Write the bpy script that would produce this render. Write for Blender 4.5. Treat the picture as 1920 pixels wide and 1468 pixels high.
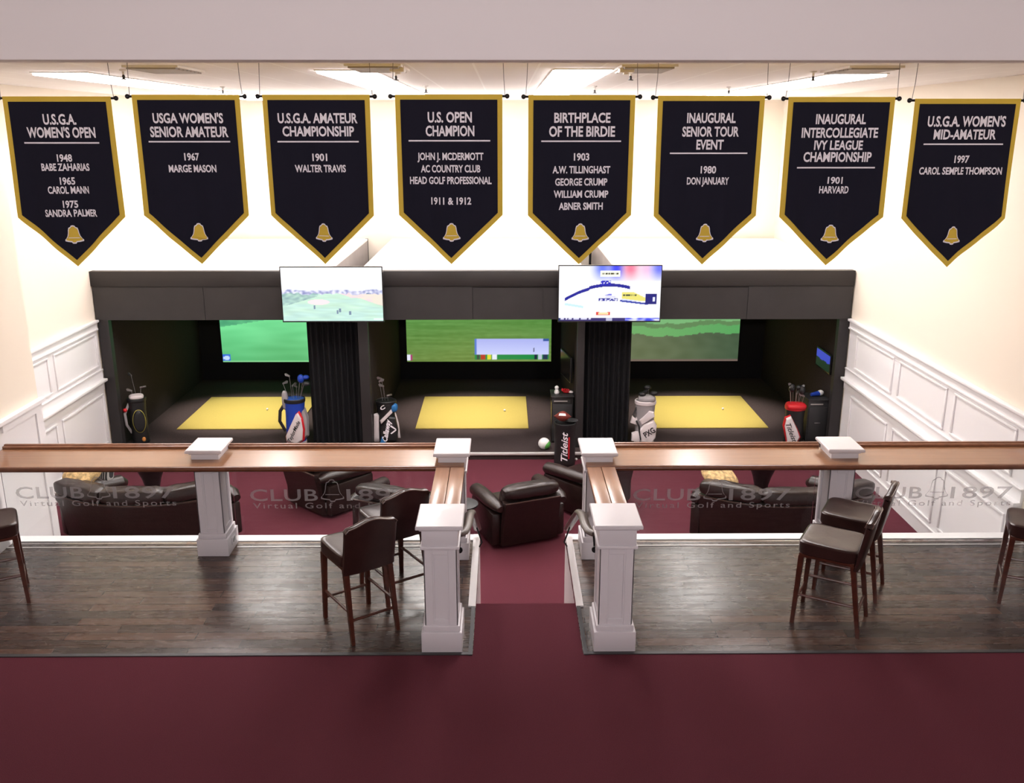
import bpy, bmesh, math, random
from mathutils import Vector, Matrix, noise
random.seed(7)
R = math.radians
PI = math.pi
scene = bpy.context.scene
C = scene.collection
for o in list(bpy.data.objects): bpy.data.objects.remove(o)

# ------------------------------------------------------------------ camera
cam = bpy.data.objects.new('camera', bpy.data.cameras.new('camera'))
C.objects.link(cam)
cam.location = (0, 0, 4.3)
cam.rotation_euler = (R(90 - 15.9), 0, R(-0.48))
cam.data.sensor_fit = 'HORIZONTAL'
cam.data.sensor_width = 36
cam.data.lens = 36 * 1722 / 1920
cam.data.clip_start = 0.05
scene.camera = cam

# ------------------------------------------------------------------ world, exposure
w = bpy.data.worlds.new('world'); scene.world = w
w.use_nodes = True
bgn = w.node_tree.nodes['Background']
bgn.inputs[0].default_value = (0.9, 0.86, 0.88, 1)
bgn.inputs[1].default_value = 0.10
vs = scene.view_settings
vs.view_transform = 'Standard'; vs.look = 'None'
vs.exposure = 0.0; vs.gamma = 1.0; vs.use_curve_mapping = False
TROFFER = 20.0          # strength of the ceiling troffers over the golf room
FILL_GLOBE = 880          # watts of each added, unseen fill globe over the mezzanine
SPOT = 720              # watts of the spot over each hitting mat

# ------------------------------------------------------------------ levels (metres)
FL = -1.0              # lounge floor
BF = -0.89             # simulator floor
CZ = 4.88              # ceiling
XR = 5.68              # right wall
XL = -6.65             # left wall of the golf room
XN = -5.36             # left wall of the gallery
YB = 19.45             # back wall
YH = 14.71             # front of the simulators

# ------------------------------------------------------------------ materials
def lin(c):
    return tuple(((v / 255) / 12.92 if v / 255 <= 0.04045 else (((v / 255) + 0.055) / 1.055) ** 2.4) for v in c)

def mat(name, col, rough=0.6, metal=0.0, bump=0.0, bscale=60, var=0.0, vscale=8, spec=0.5, coat=0.0):
    m = bpy.data.materials.new(name); m.use_nodes = True
    nt = m.node_tree; N = nt.nodes; L = nt.links
    b = N['Principled BSDF']
    b.inputs['Base Color'].default_value = (*col, 1)
    b.inputs['Roughness'].default_value = rough
    b.inputs['Metallic'].default_value = metal
    b.inputs['Specular IOR Level'].default_value = spec
    b.inputs['Coat Weight'].default_value = coat
    tc = N.new('ShaderNodeTexCoord')
    if var:
        n = N.new('ShaderNodeTexNoise'); n.inputs['Scale'].default_value = vscale; n.inputs['Detail'].default_value = 5
        L.new(tc.outputs['Object'], n.inputs['Vector'])
        r = N.new('ShaderNodeValToRGB')
        r.color_ramp.elements[0].position = 0.3; r.color_ramp.elements[1].position = 0.7
        r.color_ramp.elements[0].color = (*[c * (1 - var) for c in col], 1)
        r.color_ramp.elements[1].color = (*[min(1, c * (1 + var)) for c in col], 1)
        L.new(n.outputs['Fac'], r.inputs['Fac']); L.new(r.outputs['Color'], b.inputs['Base Color'])
    if bump:
        n = N.new('ShaderNodeTexNoise'); n.inputs['Scale'].default_value = bscale; n.inputs['Detail'].default_value = 4
        L.new(tc.outputs['Object'], n.inputs['Vector'])
        bp = N.new('ShaderNodeBump'); bp.inputs['Strength'].default_value = bump; bp.inputs['Distance'].default_value = 0.01
        L.new(n.outputs['Fac'], bp.inputs['Height']); L.new(bp.outputs['Normal'], b.inputs['Normal'])
    return m

def emit(name, col, strength):
    m = bpy.data.materials.new(name); m.use_nodes = True
    b = m.node_tree.nodes['Principled BSDF']
    b.inputs['Base Color'].default_value = (0.8, 0.8, 0.8, 1)
    b.inputs['Emission Color'].default_value = (*col, 1)
    b.inputs['Emission Strength'].default_value = strength
    return m

def screen_mat(name, strength):
    m = bpy.data.materials.new(name); m.use_nodes = True
    nt = m.node_tree; b = nt.nodes['Principled BSDF']
    a = nt.nodes.new('ShaderNodeAttribute'); a.attribute_name = 'Col'
    nt.links.new(a.outputs['Color'], b.inputs['Emission Color'])
    b.inputs['Emission Strength'].default_value = strength
    b.inputs['Base Color'].default_value = (0.01, 0.01, 0.012, 1)
    b.inputs['Roughness'].default_value = 0.3
    return m

def planks(name, c1, c2, cm, length, width, rough, along='X', bump=0.35, grain=0.5, rvar=0.1):
    m = bpy.data.materials.new(name); m.use_nodes = True
    nt = m.node_tree; N = nt.nodes; L = nt.links; b = N['Principled BSDF']
    tc = N.new('ShaderNodeTexCoord'); mp = N.new('ShaderNodeMapping')
    L.new(tc.outputs['Object'], mp.inputs['Vector'])
    if along == 'Y': mp.inputs['Rotation'].default_value = (0, 0, R(90))
    br = N.new('ShaderNodeTexBrick'); br.offset = 0.37; br.offset_frequency = 2
    br.inputs['Scale'].default_value = 1.0
    br.inputs['Brick Width'].default_value = length; br.inputs['Row Height'].default_value = width
    br.inputs['Mortar Size'].default_value = 0.005 if cm else 0.0; br.inputs['Mortar Smooth'].default_value = 0.2
    br.inputs['Color1'].default_value = (*c1, 1); br.inputs['Color2'].default_value = (*c2, 1)
    br.inputs['Mortar'].default_value = (*(cm or c1), 1); br.inputs['Bias'].default_value = -0.1
    L.new(mp.outputs['Vector'], br.inputs['Vector'])
    st = N.new('ShaderNodeMapping'); st.inputs['Scale'].default_value = (1.2, 22, 22)
    L.new(mp.outputs['Vector'], st.inputs['Vector'])
    n = N.new('ShaderNodeTexNoise'); n.inputs['Scale'].default_value = 1.2; n.inputs['Detail'].default_value = 4; n.inputs['Distortion'].default_value = 0.15
    L.new(st.outputs['Vector'], n.inputs['Vector'])
    mx = N.new('ShaderNodeMix'); mx.data_type = 'RGBA'; mx.blend_type = 'OVERLAY'
    mx.inputs['Factor'].default_value = grain
    L.new(br.outputs['Color'], mx.inputs['A']); L.new(n.outputs['Fac'], mx.inputs['B'])
    L.new(mx.outputs['Result'], b.inputs['Base Color'])
    s2 = N.new('ShaderNodeMapping'); s2.inputs['Scale'].default_value = (1.0, 4.5, 1.0)
    L.new(mp.outputs['Vector'], s2.inputs['Vector'])
    n2 = N.new('ShaderNodeTexNoise'); n2.inputs['Scale'].default_value = 3.2; n2.inputs['Detail'].default_value = 3
    L.new(s2.outputs['Vector'], n2.inputs['Vector'])
    rr = N.new('ShaderNodeMapRange'); rr.inputs['To Min'].default_value = rough - rvar; rr.inputs['To Max'].default_value = rough + rvar
    L.new(n2.outputs['Fac'], rr.inputs['Value']); L.new(rr.outputs['Result'], b.inputs['Roughness'])
    ad = N.new('ShaderNodeMath'); ad.operation = 'MULTIPLY_ADD'; ad.inputs[1].default_value = -2.2
    sc = N.new('ShaderNodeMath'); sc.operation = 'MULTIPLY'; sc.inputs[1].default_value = 0.4; L.new(n2.outputs['Fac'], sc.inputs[0])
    L.new(br.outputs['Fac'], ad.inputs[0]); L.new(sc.outputs[0], ad.inputs[2])
    bp = N.new('ShaderNodeBump'); bp.inputs['Strength'].default_value = bump; bp.inputs['Distance'].default_value = 0.006
    L.new(ad.outputs['Value'], bp.inputs['Height'])
    if bump: L.new(bp.outputs['Normal'], b.inputs['Normal'])
    return m

def tile_mat():
    m = bpy.data.materials.new('ceiling_tile'); m.use_nodes = True
    nt = m.node_tree; N = nt.nodes; L = nt.links; b = N['Principled BSDF']
    tc = N.new('ShaderNodeTexCoord'); mp = N.new('ShaderNodeMapping'); mp.inputs['Location'].default_value = (0.28, 0.35, 0)
    L.new(tc.outputs['Object'], mp.inputs['Vector'])
    br = N.new('ShaderNodeTexBrick'); br.offset = 0; br.inputs['Scale'].default_value = 1
    br.inputs['Brick Width'].default_value = 0.61; br.inputs['Row Height'].default_value = 1.22
    br.inputs['Mortar Size'].default_value = 0.012
    br.inputs['Color1'].default_value = (0.88, 0.85, 0.84, 1); br.inputs['Color2'].default_value = (0.86, 0.83, 0.82, 1)
    br.inputs['Mortar'].default_value = (0.97, 0.96, 0.95, 1)
    L.new(mp.outputs['Vector'], br.inputs['Vector']); L.new(br.outputs['Color'], b.inputs['Base Color'])
    b.inputs['Roughness'].default_value = 0.8
    return m

def glass_mat():
    m = bpy.data.materials.new('clear_glass'); m.use_nodes = True
    nt = m.node_tree; N = nt.nodes; L = nt.links
    N.remove(N['Principled BSDF']); out = N['Material Output']
    tr = N.new('ShaderNodeBsdfTransparent'); tr.inputs[0].default_value = (0.97, 0.985, 0.98, 1)
    gl = N.new('ShaderNodeBsdfGlossy'); gl.inputs['Roughness'].default_value = 0.02
    fr = N.new('ShaderNodeFresnel'); fr.inputs['IOR'].default_value = 1.3
    mx = N.new('ShaderNodeMixShader')
    L.new(fr.outputs[0], mx.inputs[0]); L.new(tr.outputs[0], mx.inputs[1]); L.new(gl.outputs[0], mx.inputs[2])
    L.new(mx.outputs[0], out.inputs['Surface'])
    return m

def frost_mat():
    m = bpy.data.materials.new('frosted_film'); m.use_nodes = True
    nt = m.node_tree; N = nt.nodes; L = nt.links
    N.remove(N['Principled BSDF']); out = N['Material Output']
    tr = N.new('ShaderNodeBsdfTransparent')
    df = N.new('ShaderNodeBsdfDiffuse'); df.inputs[0].default_value = (0.5, 0.47, 0.48, 1)
    mx = N.new('ShaderNodeMixShader'); mx.inputs[0].default_value = 0.5
    L.new(tr.outputs[0], mx.inputs[1]); L.new(df.outputs[0], mx.inputs[2])
    L.new(mx.outputs[0], out.inputs['Surface'])
    return m

M = {}
M['white'] = mat('white_paint', (0.8, 0.78, 0.79), 0.35, bump=0.02, bscale=30)
M['post'] = mat('post_white_shaded', (0.62, 0.59, 0.62), 0.35, bump=0.02, bscale=30)  # same white, darkened to put the shade of the post fronts into the colour
M['cream'] = mat('cream_wall', (0.76, 0.68, 0.575), 0.7, bump=0.05, bscale=200)
M['drywall'] = mat('header_paint', (0.86, 0.80, 0.81), 0.75, bump=0.04, bscale=180)
M['tile'] = tile_mat()
M['carpet'] = mat('burgundy_carpet', (0.122, 0.029, 0.043), 0.95, bump=0.8, bscale=260, var=0.16, vscale=170, spec=0.1)
M['bay_carpet'] = mat('charcoal_carpet', (0.066, 0.049, 0.049), 0.95, bump=0.8, bscale=260, var=0.4, vscale=120, spec=0.1)
M['wall_carpet'] = mat('charcoal_wall_felt', (0.045, 0.035, 0.034), 0.95, bump=0.6, bscale=260, var=0.35, vscale=90, spec=0.1)
M['black_fabric'] = mat('black_fabric', (0.012, 0.012, 0.014), 0.85, bump=0.3, bscale=300, spec=0.2)
M['header_black'] = mat('header_vinyl', (0.02, 0.0175, 0.018), 0.5, bump=0.06, bscale=20, var=0.15, vscale=3)
M['header_band'] = mat('header_band_vinyl', (0.015, 0.012, 0.012), 0.55, bump=0.06, bscale=20)
M['booth_white'] = mat('booth_roof_board', (0.82, 0.8, 0.78), 0.6)
M['booth_grey'] = mat('booth_outer_board', (0.34, 0.3, 0.28), 0.7, var=0.08, vscale=2)
M['floor_wood'] = planks('dark_floor_planks', (0.032, 0.019, 0.016), (0.115, 0.060, 0.040), (0.012, 0.008, 0.007), 1.15, 0.128, 0.27, bump=0.4, grain=0.6)
M['bar_wood'] = planks('warm_bar_wood', (0.255, 0.125, 0.065), (0.27, 0.135, 0.072), None, 3.0, 0.6, 0.2, bump=0.0, grain=0.2, rvar=0.0)
M['bar_wood_side'] = planks('warm_bar_wood_side', (0.30, 0.155, 0.09), (0.32, 0.165, 0.095), None, 3.0, 0.14, 0.24, along='Y', bump=0.0, grain=0.2, rvar=0.0)
M['bar_edge'] = mat('bar_edge_wood', (0.13, 0.045, 0.022), 0.3, var=0.2, vscale=12)
M['bar_lip'] = mat('bar_lip_wood', (0.23, 0.095, 0.048), 0.3, var=0.2, vscale=12)
M['leather'] = mat('dark_brown_leather', (0.019, 0.0085, 0.0075), 0.34, bump=0.25, bscale=45, var=0.25, vscale=14)
M['leather_piping'] = mat('leather_piping', (0.075, 0.035, 0.028), 0.35)
M['stool_leather'] = mat('stool_leather', (0.027, 0.0105, 0.009), 0.28, bump=0.08, bscale=40, var=0.2, vscale=10)
M['stool_wood'] = mat('red_brown_leg_wood', (0.062, 0.016, 0.009), 0.3, var=0.3, vscale=20)
M['navy'] = mat('navy_banner_cloth', (0.013, 0.0125, 0.024), 0.85, bump=0.2, bscale=400, spec=0.15)
M['gold'] = mat('gold_trim_cloth', (0.74, 0.52, 0.07), 0.75, bump=0.15, bscale=400, spec=0.2)
M['letter'] = mat('white_lettering', (0.92, 0.88, 0.94), 0.8, spec=0.1)
M['black_metal'] = mat('black_metal', (0.012, 0.012, 0.014), 0.35, metal=0.3)
M['steel'] = mat('brushed_steel', (0.45, 0.45, 0.46), 0.3, metal=0.9)
M['edge_metal'] = mat('dark_edge_metal', (0.07, 0.07, 0.075), 0.45, metal=0.6)
M['nosing'] = mat('pale_nosing_metal', (0.7, 0.68, 0.68), 0.4, metal=0.2)
M['cord'] = mat('grey_cord', (0.25, 0.24, 0.24), 0.6)
M['plastic'] = mat('black_plastic', (0.012, 0.012, 0.013), 0.3)
M['gloss_black'] = mat('gloss_black_laminate', (0.02, 0.018, 0.018), 0.12)
M['cab'] = mat('black_cabinet', (0.026, 0.026, 0.028), 0.5)
M['mat'] = mat('yellow_green_turf', (0.50, 0.40, 0.11), 0.95, bump=0.7, bscale=300, var=0.12, vscale=140, spec=0.05)
M['ball'] = mat('golf_ball_white', (0.85, 0.85, 0.85), 0.3)
M['rail'] = mat('grey_brown_handrail', (0.12, 0.095, 0.085), 0.35, var=0.15, vscale=30)
M['glass'] = glass_mat()
M['frost'] = frost_mat()
M['grey_vent'] = mat('grey_vent', (0.36, 0.33, 0.32), 0.6)
M['light_frame'] = mat('light_frame', (0.8, 0.78, 0.76), 0.5)
M['diffuser'] = emit('troffer_diffuser', (1.0, 0.94, 0.925), TROFFER)
M['fill_globe'] = emit('gallery_troffer_diffuser', (1.0, 0.93, 0.95), 12)  # glow of the added fill globes
M['blue'] = mat('bag_blue', (0.012, 0.055, 0.42), 0.45)
M['bagwhite'] = mat('bag_white', (0.68, 0.62, 0.63), 0.5)
M['baggrey'] = mat('bag_grey', (0.3, 0.28, 0.29), 0.5)
M['bagblack'] = mat('bag_black', (0.011, 0.011, 0.012), 0.5)
M['red'] = mat('bag_red', (0.55, 0.012, 0.02), 0.45)
M['sky_blue'] = mat('headcover_blue', (0.02, 0.16, 0.42), 0.6)
M['yellow'] = mat('bag_yellow_piping', (0.42, 0.36, 0.06), 0.5)
M['orange'] = mat('orange_tag', (0.5, 0.2, 0.05), 0.5)
M['football'] = mat('football_leather', (0.17, 0.028, 0.02), 0.4, bump=0.3, bscale=120)
M['green'] = mat('ball_green', (0.1, 0.45, 0.08), 0.4)
M['leopard'] = mat('gold_patterned_fabric', (0.62, 0.42, 0.2), 0.8, var=0.55, vscale=22, bump=0.2)
M['stripe'] = None

def stripe_mat():
    m = bpy.data.materials.new('striped_fabric'); m.use_nodes = True
    nt = m.node_tree; N = nt.nodes; L = nt.links; b = N['Principled BSDF']
    tc = N.new('ShaderNodeTexCoord'); wv = N.new('ShaderNodeTexWave'); wv.inputs['Scale'].default_value = 9
    L.new(tc.outputs['Object'], wv.inputs['Vector'])
    r = N.new('ShaderNodeValToRGB'); r.color_ramp.interpolation = 'CONSTANT'
    r.color_ramp.elements[0].color = (0.02, 0.018, 0.02, 1); r.color_ramp.elements[1].position = 0.62
    r.color_ramp.elements[1].color = (0.4, 0.37, 0.36, 1)
    L.new(wv.outputs['Fac'], r.inputs['Fac']); L.new(r.outputs['Color'], b.inputs['Base Color'])
    b.inputs['Roughness'].default_value = 0.8
    return m
M['stripe'] = stripe_mat()

# ------------------------------------------------------------------ mesh builder
class MB:
    def __init__(s): s.bm = bmesh.new()
    def add(s, vs, fs):
        b = [s.bm.verts.new(v) for v in vs]
        for f in fs:
            try: s.bm.faces.new([b[i] for i in f])
            except ValueError: pass
        return b
    def box(s, x0, x1, y0, y1, z0, z1, bev=0.0, seg=2, mtx=None):
        vs = [(x, y, z) for x in (x0, x1) for y in (y0, y1) for z in (z0, z1)]
        fs = [(0, 1, 3, 2), (4, 6, 7, 5), (0, 4, 5, 1), (2, 3, 7, 6), (0, 2, 6, 4), (1, 5, 7, 3)]
        if bev:
            t = bmesh.new(); b = [t.verts.new(v) for v in vs]
            for f in fs: t.faces.new([b[i] for i in f])
            bmesh.ops.bevel(t, geom=list(t.edges), offset=bev, segments=seg, profile=0.5, affect='EDGES')
            t.verts.index_update()
            vs = [v.co.copy() for v in t.verts]; fs = [[v.index for v in f.verts] for f in t.faces]
            t.free()
        if mtx: vs = [mtx @ Vector(v) for v in vs]
        s.add(vs, fs); return s
    def rings(s, rings, cap0=True, cap1=True, closed=True):
        n = len(rings[0]); b = [[s.bm.verts.new(p) for p in r] for r in rings]
        for i in range(len(rings) - 1):
            for j in range(n if closed else n - 1):
                k = (j + 1) % n
                try: s.bm.faces.new((b[i][j], b[i][k], b[i + 1][k], b[i + 1][j]))
                except ValueError: pass
        if cap0 and closed: s.bm.faces.new(list(reversed(b[0])))
        if cap1 and closed: s.bm.faces.new(b[-1])
        return s
    def lathe(s, prof, n=24, c=(0, 0, 0), sx=1.0, sy=1.0, mtx=None):
        rs = []
        for r, z in prof:
            rs.append([Vector((c[0] + sx * max(r, 1e-4) * math.cos(2 * PI * j / n), c[1] + sy * max(r, 1e-4) * math.sin(2 * PI * j / n), c[2] + z)) for j in range(n)])
        if mtx: rs = [[mtx @ p for p in r] for r in rs]
        return s.rings(rs)
    def tube(s, path, r, n=8, flat=1.0, up=None):
        path = [Vector(p) for p in path]; rs = []
        rad = r if isinstance(r, (list, tuple)) else [r] * len(path)
        ref = None
        for i, p in enumerate(path):
            d = (path[min(i + 1, len(path) - 1)] - path[max(i - 1, 0)]).normalized()
            if up is not None: u = Vector(up)
            else: u = ref if ref is not None else (Vector((0, 0, 1)) if abs(d.z) < 0.9 else Vector((1, 0, 0)))
            a = d.cross(u).normalized(); b = a.cross(d).normalized(); ref = b
            rs.append([p + a * rad[i] * math.cos(2 * PI * j / n) + b * rad[i] * flat * math.sin(2 * PI * j / n) for j in range(n)])
        return s.rings(rs)
    def ball(s, c, r, n=16, m=10, sx=1, sy=1, sz=1, mtx=None):
        prof = [(r * math.sin(PI * i / m), -r * math.cos(PI * i / m)) for i in range(m + 1)]
        T = Matrix.Translation(c) @ (mtx or Matrix.Identity(4)) @ Matrix.Diagonal((sx, sy, sz, 1))
        return s.lathe(prof, n, mtx=T)
    def pillow(s, c, sx, sy, sz, e=0.45, n=20, m=12, mtx=None):
        """superellipsoid cushion"""
        def sp(v, p): return math.copysign(abs(v) ** p, v)
        rs = []
        for i in range(m + 1):
            ph = -PI / 2 + PI * i / m
            r = []
            for j in range(n):
                th = 2 * PI * j / n
                cp = max(1e-3, sp(math.cos(ph), e))
                r.append(Vector((sx * cp * sp(math.cos(th), e), sy * cp * sp(math.sin(th), e), sz * sp(math.sin(ph), e))))
            rs.append(r)
        T = Matrix.Translation(c) @ (mtx or Matrix.Identity(4))
        return s.rings([[T @ p for p in r] for r in rs])
    def prism(s, poly, h0, h1, axis='Z', mtx=None):
        def P(a, b, h): return {'Z': (a, b, h), 'Y': (a, h, b), 'X': (h, a, b)}[axis]
        r0 = [Vector(P(a, b, h0)) for a, b in poly]; r1 = [Vector(P(a, b, h1)) for a, b in poly]
        if mtx: r0 = [mtx @ p for p in r0]; r1 = [mtx @ p for p in r1]
        return s.rings([r0, r1])
    def pad(s, outline, y, h, levels=((1.0, 0.0), (0.97, 0.55), (0.86, 0.9), (0.6, 1.0))):
        """puffy panel facing -Y with an outline in XZ"""
        cx = sum(p[0] for p in outline) / len(outline); cz = sum(p[1] for p in outline) / len(outline)
        rs = [[Vector((cx + (a - cx) * k, y - h * f, cz + (b - cz) * k)) for a, b in outline] for k, f in levels]
        return s.rings(rs)
    def build(s, name, m, parent=None, loc=None, smooth=35):
        bmesh.ops.recalc_face_normals(s.bm, faces=list(s.bm.faces))
        me = bpy.data.meshes.new(name); s.bm.to_mesh(me); s.bm.free()
        if smooth:
            me.polygons.foreach_set('use_smooth', [True] * len(me.polygons))
            me.set_sharp_from_angle(angle=R(smooth))
        me.materials.append(m)
        o = bpy.data.objects.new(name, me); C.objects.link(o)
        if parent: o.parent = parent
        if loc: o.location = loc
        return o

def tag(o, label, cat, group=None):
    o['label'] = label; o['category'] = cat
    if group: o['group'] = group
    return o
def thing(name, label, cat, loc=(0, 0, 0), rz=0.0, group=None):
    o = bpy.data.objects.new(name, None); C.objects.link(o)
    o.empty_display_size = 0.1
    o.location = loc; o.rotation_euler = (0, 0, rz)
    return tag(o, label, cat, group)
def struct(name, mb, m, smooth=35):
    o = mb.build(name, m, smooth=smooth); o['kind'] = 'structure'; return o
def copy_tree(o, parent=None):
    c = o.copy(); C.objects.link(c)
    if parent: c.parent = parent
    for ch in list(o.children): copy_tree(ch, c)
    return c

# ------------------------------------------------------------------ lettering
_txt = {}
def text_geo(s, shear=0.0, bold=0.0, spacing=1.0):
    key = (s, shear, bold, spacing)
    if key in _txt: return _txt[key]
    cu = bpy.data.curves.new('t', 'FONT'); cu.body = s; cu.align_x = 'CENTER'; cu.size = 1.0
    cu.shear = shear; cu.offset = bold; cu.space_character = spacing; cu.resolution_u = 3
    o = bpy.data.objects.new('t', cu); C.objects.link(o)
    bpy.context.view_layer.update()
    dg = bpy.context.evaluated_depsgraph_get()
    me = bpy.data.meshes.new_from_object(o.evaluated_get(dg))
    vs = [(v.co.x, v.co.y) for v in me.vertices]; fs = [tuple(p.vertices) for p in me.polygons]
    bpy.data.objects.remove(o); bpy.data.curves.remove(cu); bpy.data.meshes.remove(me)
    _txt[key] = (vs, fs); return vs, fs
_cap = None
def lettering(mb, s, cx, cz, width, cap, fn, **kw):
    """adds a line of text to mb: fn maps local (x, z) to a 3D point; cz is the middle of the capitals"""
    global _cap
    if _cap is None:
        v, _ = text_geo('H'); _cap = max(p[1] for p in v) - min(p[1] for p in v)
    vs, fs = text_geo(s, **kw)
    x0 = min(p[0] for p in vs); x1 = max(p[0] for p in vs)
    kx = width / (x1 - x0); kz = cap / _cap; xm = (x0 + x1) / 2
    mb.add([fn(cx + (a - xm) * kx, cz + (b * kz - cap / 2)) for a, b in vs], fs)

BELL = [(0.0, 1.0), (.09, .98), (.13, .91), (.23, .86), (.265, .74), (.285, .58), (.325, .42), (.40, .29), (.475, .22), (.47, .14), (.30, .10), (.13, .08), (.09, 0.01), (0, 0)]
def bell_poly(cx, cz, h, k=1.0):
    """outline of the bell emblem centred on (cx, cz)"""
    pts = [(a, b) for a, b in BELL] + [(-a, b) for a, b in reversed(BELL[1:-1])]
    return [(cx + a * h * k, cz + (b - 0.5) * h * k) for a, b in pts]
def flat_poly(mb, poly, fn): mb.add([fn(a, b) for a, b in poly], [tuple(range(len(poly)))])
def bell_ring(mb, cx, cz, h, k, fn):
    o = bell_poly(cx, cz, h); i = bell_poly(cx, cz + h * 0.005, h, k); n = len(o)
    mb.add([fn(a, b) for a, b in o] + [fn(a, b) for a, b in i], [(j, (j + 1) % n, n + (j + 1) % n, n + j) for j in range(n)])

# ================================================================== SETTING
# gallery carpet, lounge carpet, simulator floor
b = MB(); b.box(XN, XR, -2.0, 6.93, -0.2, 0); b.box(-0.275, 0.665, 6.93, 7.79, -0.2, 0)
struct('floor', b, M['carpet'])
b = MB(); b.box(XL, XR, 7.79, 14.5, FL - 0.15, FL); struct('floor_lounge', b, M['carpet'])
b = MB()
for i in range(6):                                                   # carpeted steps down to the lounge
    b.box(-0.275, 0.665, 7.79 + 0.28 * i, 7.79 + 0.28 * (i + 1) , FL, -0.1667 * (i + 1) + (0.0 if i < 5 else 0.004))
struct('floor_steps', b, M['carpet'])
for nm, x0, x1 in (('floor_platform_left', XN, -0.275), ('floor_platform_right', 0.665, XR)):
    b = MB(); b.box(x0, x1, 6.93, 9.17, -0.06, 0.0); struct(nm, b, M['floor_wood'])
b = MB()                                                             # white knee walls under the platforms
for x0, x1 in ((XN, -0.30), (0.69, XR)):
    b.box(x0, x1, 9.17, 9.31, FL, 0.012)
b.box(-0.345, -0.276, 7.72, 9.31, FL, 0.014); b.box(0.666, 0.735, 7.72, 9.31, FL, 0.014)
struct('wall_platform', b, M['white'])
b = MB()
b.box(XN, -0.28, 6.905, 6.945, 0, 0.008); b.box(0.67, XR, 6.905, 6.945, 0, 0.008)
b.box(-0.315, -0.28, 6.9, 7.73, 0, 0.01); b.box(0.67, 0.705, 6.9, 7.73, 0, 0.01)
struct('trim_1', b, M['edge_metal'])
b = MB()                                                             # border strips by the rail
for x0, x1 in ((XN, -3.24), (-2.87, -0.72), (1.14, 3.3), (3.66, XR)):
    b.box(x0, x1, 9.02, 9.045, 0, 0.006)
struct('trim_2', b, M['nosing'])
b = MB(); b.box(XL + 0.03, XR - 0.005, 14.46, 19.3, FL, BF); struct('floor_simulators', b, M['bay_carpet'])
b = MB(); b.box(XL + 0.15, XR - 0.11, 14.435, 14.49, BF - 0.03, BF + 0.012, 0.008); struct('trim_3', b, M['nosing'])

# walls
b = MB(); b.box(XR, XR + 0.15, -2, YB + 0.15, FL - 0.15, 5.7); struct('wall_right', b, M['cream'])
b = MB(); b.box(XL - 0.15, XL, 10.17, YB + 0.15, FL - 0.15, 5.0); struct('wall_left', b, M['cream'])
b = MB(); b.box(XN - 0.15, XN, -2, 10.17, FL - 0.15, 5.7); b.box(XL - 0.15, XN - 0.15, 10.02, 10.17, FL - 0.15, 5.7); struct('wall_gallery_left', b, M['cream'])
b = MB(); b.box(XL, XR, YB, YB + 0.15, FL - 0.15, 5.0); struct('wall_back', b, M['cream'])
b = MB(); b.box(XL, XR, 7.3, YB, CZ, CZ + 0.1); struct('ceiling', b, M['tile'])
b = MB(); b.box(XN, XR, 7.0, 7.3, 4.782, 5.7, 0.006, 2); struct('wall_header', b, M['drywall'])
b = MB(); b.box(XN, XR, -3, 0.8, 2.55, 2.75); struct('floor_mezzanine', b, M['carpet'])   # what the camera stands on; unseen, put in to shade the near carpet
b = MB(); b.box(XN, XR, 0.66, 0.8, 2.75, 3.62); struct('wall_mezzanine_shade', b, M['cream'])  # unseen parapet, added to keep the fill light off the near carpet
b = MB(); b.box(XN, XR, -2.15, -2.0, 0, 2.55); struct('wall_gallery_light_stop', b, M['cream'])  # unseen wall, added to stop world light under the mezzanine
b = MB(); b.box(XN, XR, -3, 7.0, 5.6, 5.7); struct('ceiling_gallery', b, M['baggrey'])  # unseen ceiling, made dark to cut bounced light on the carpet

def wainscot(name, x, s, y0, y1, panels, lower=True, zfloor=FL):
    """white panelling on the wall plane x, proud of it by s (+1 faces +X, -1 faces -X)"""
    b = MB()
    def bx(d0, d1, ya, yb, za, zb, bev=0.0):
        a, c = x + s * d0, x + s * d1
        b.box(min(a, c), max(a, c), ya, yb, za, zb, bev)
    bx(0, 0.012, y0, y1, zfloor, 1.25)                               # backing board
    bx(0.012, 0.035, y0, y1, 1.2, 1.3); bx(0, 0.075, y0, y1, 1.3, 1.34, 0.008); bx(0.012, 0.05, y0, y1, 1.17, 1.2, 0.006)
    if lower:
        bx(0.012, 0.03, y0, y1, 0.36, 0.50); bx(0.012, 0.045, y0, y1, 0.50, 0.52, 0.005)
        bx(0, 0.10, y0, y1, 0.315, 0.36, 0.008); bx(0.012, 0.05, y0, y1, 0.29, 0.315, 0.006)
        bx(0.012, 0.03, y0, y1, 0.17, 0.29)
    bx(0.012, 0.032, y0, y1, zfloor, zfloor + 0.17); bx(0.012, 0.04, y0, y1, zfloor + 0.17, zfloor + 0.2, 0.006)
    def frame(ya, yb, za, zb):
        t = 0.035
        bx(0.012, 0.034, ya, yb, za, za + t, 0.006); bx(0.012, 0.034, ya, yb, zb - t, zb, 0.006)
        bx(0.012, 0.034, ya, ya + t, za + t, zb - t, 0.006); bx(0.012, 0.034, yb - t, yb, za + t, zb - t, 0.006)
    for ya, yb in panels:
        if lower:
            frame(ya, yb, 0.57, 1.13); frame(ya, yb, zfloor + 0.26, 0.12)
        else: frame(ya, yb, zfloor + 0.26, 1.12)
    return struct(name, b, M['white'])
wainscot('trim_4', XR, -1, 9.31, 14.70, [(12.88 - 1.66 * i + 0.02, 14.36 - 1.66 * i) for i in range(3)])
wainscot('trim_5', XR, -1, 2.0, 9.17, [(2.1 + 1.75 * i, 3.7 + 1.75 * i) for i in range(4)], False, 0.0)
wainscot('trim_6', XL, 1, 10.2, 14.70, [(13.17, 14.62), (11.55, 13.0), (10.3, 11.38)])
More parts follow.
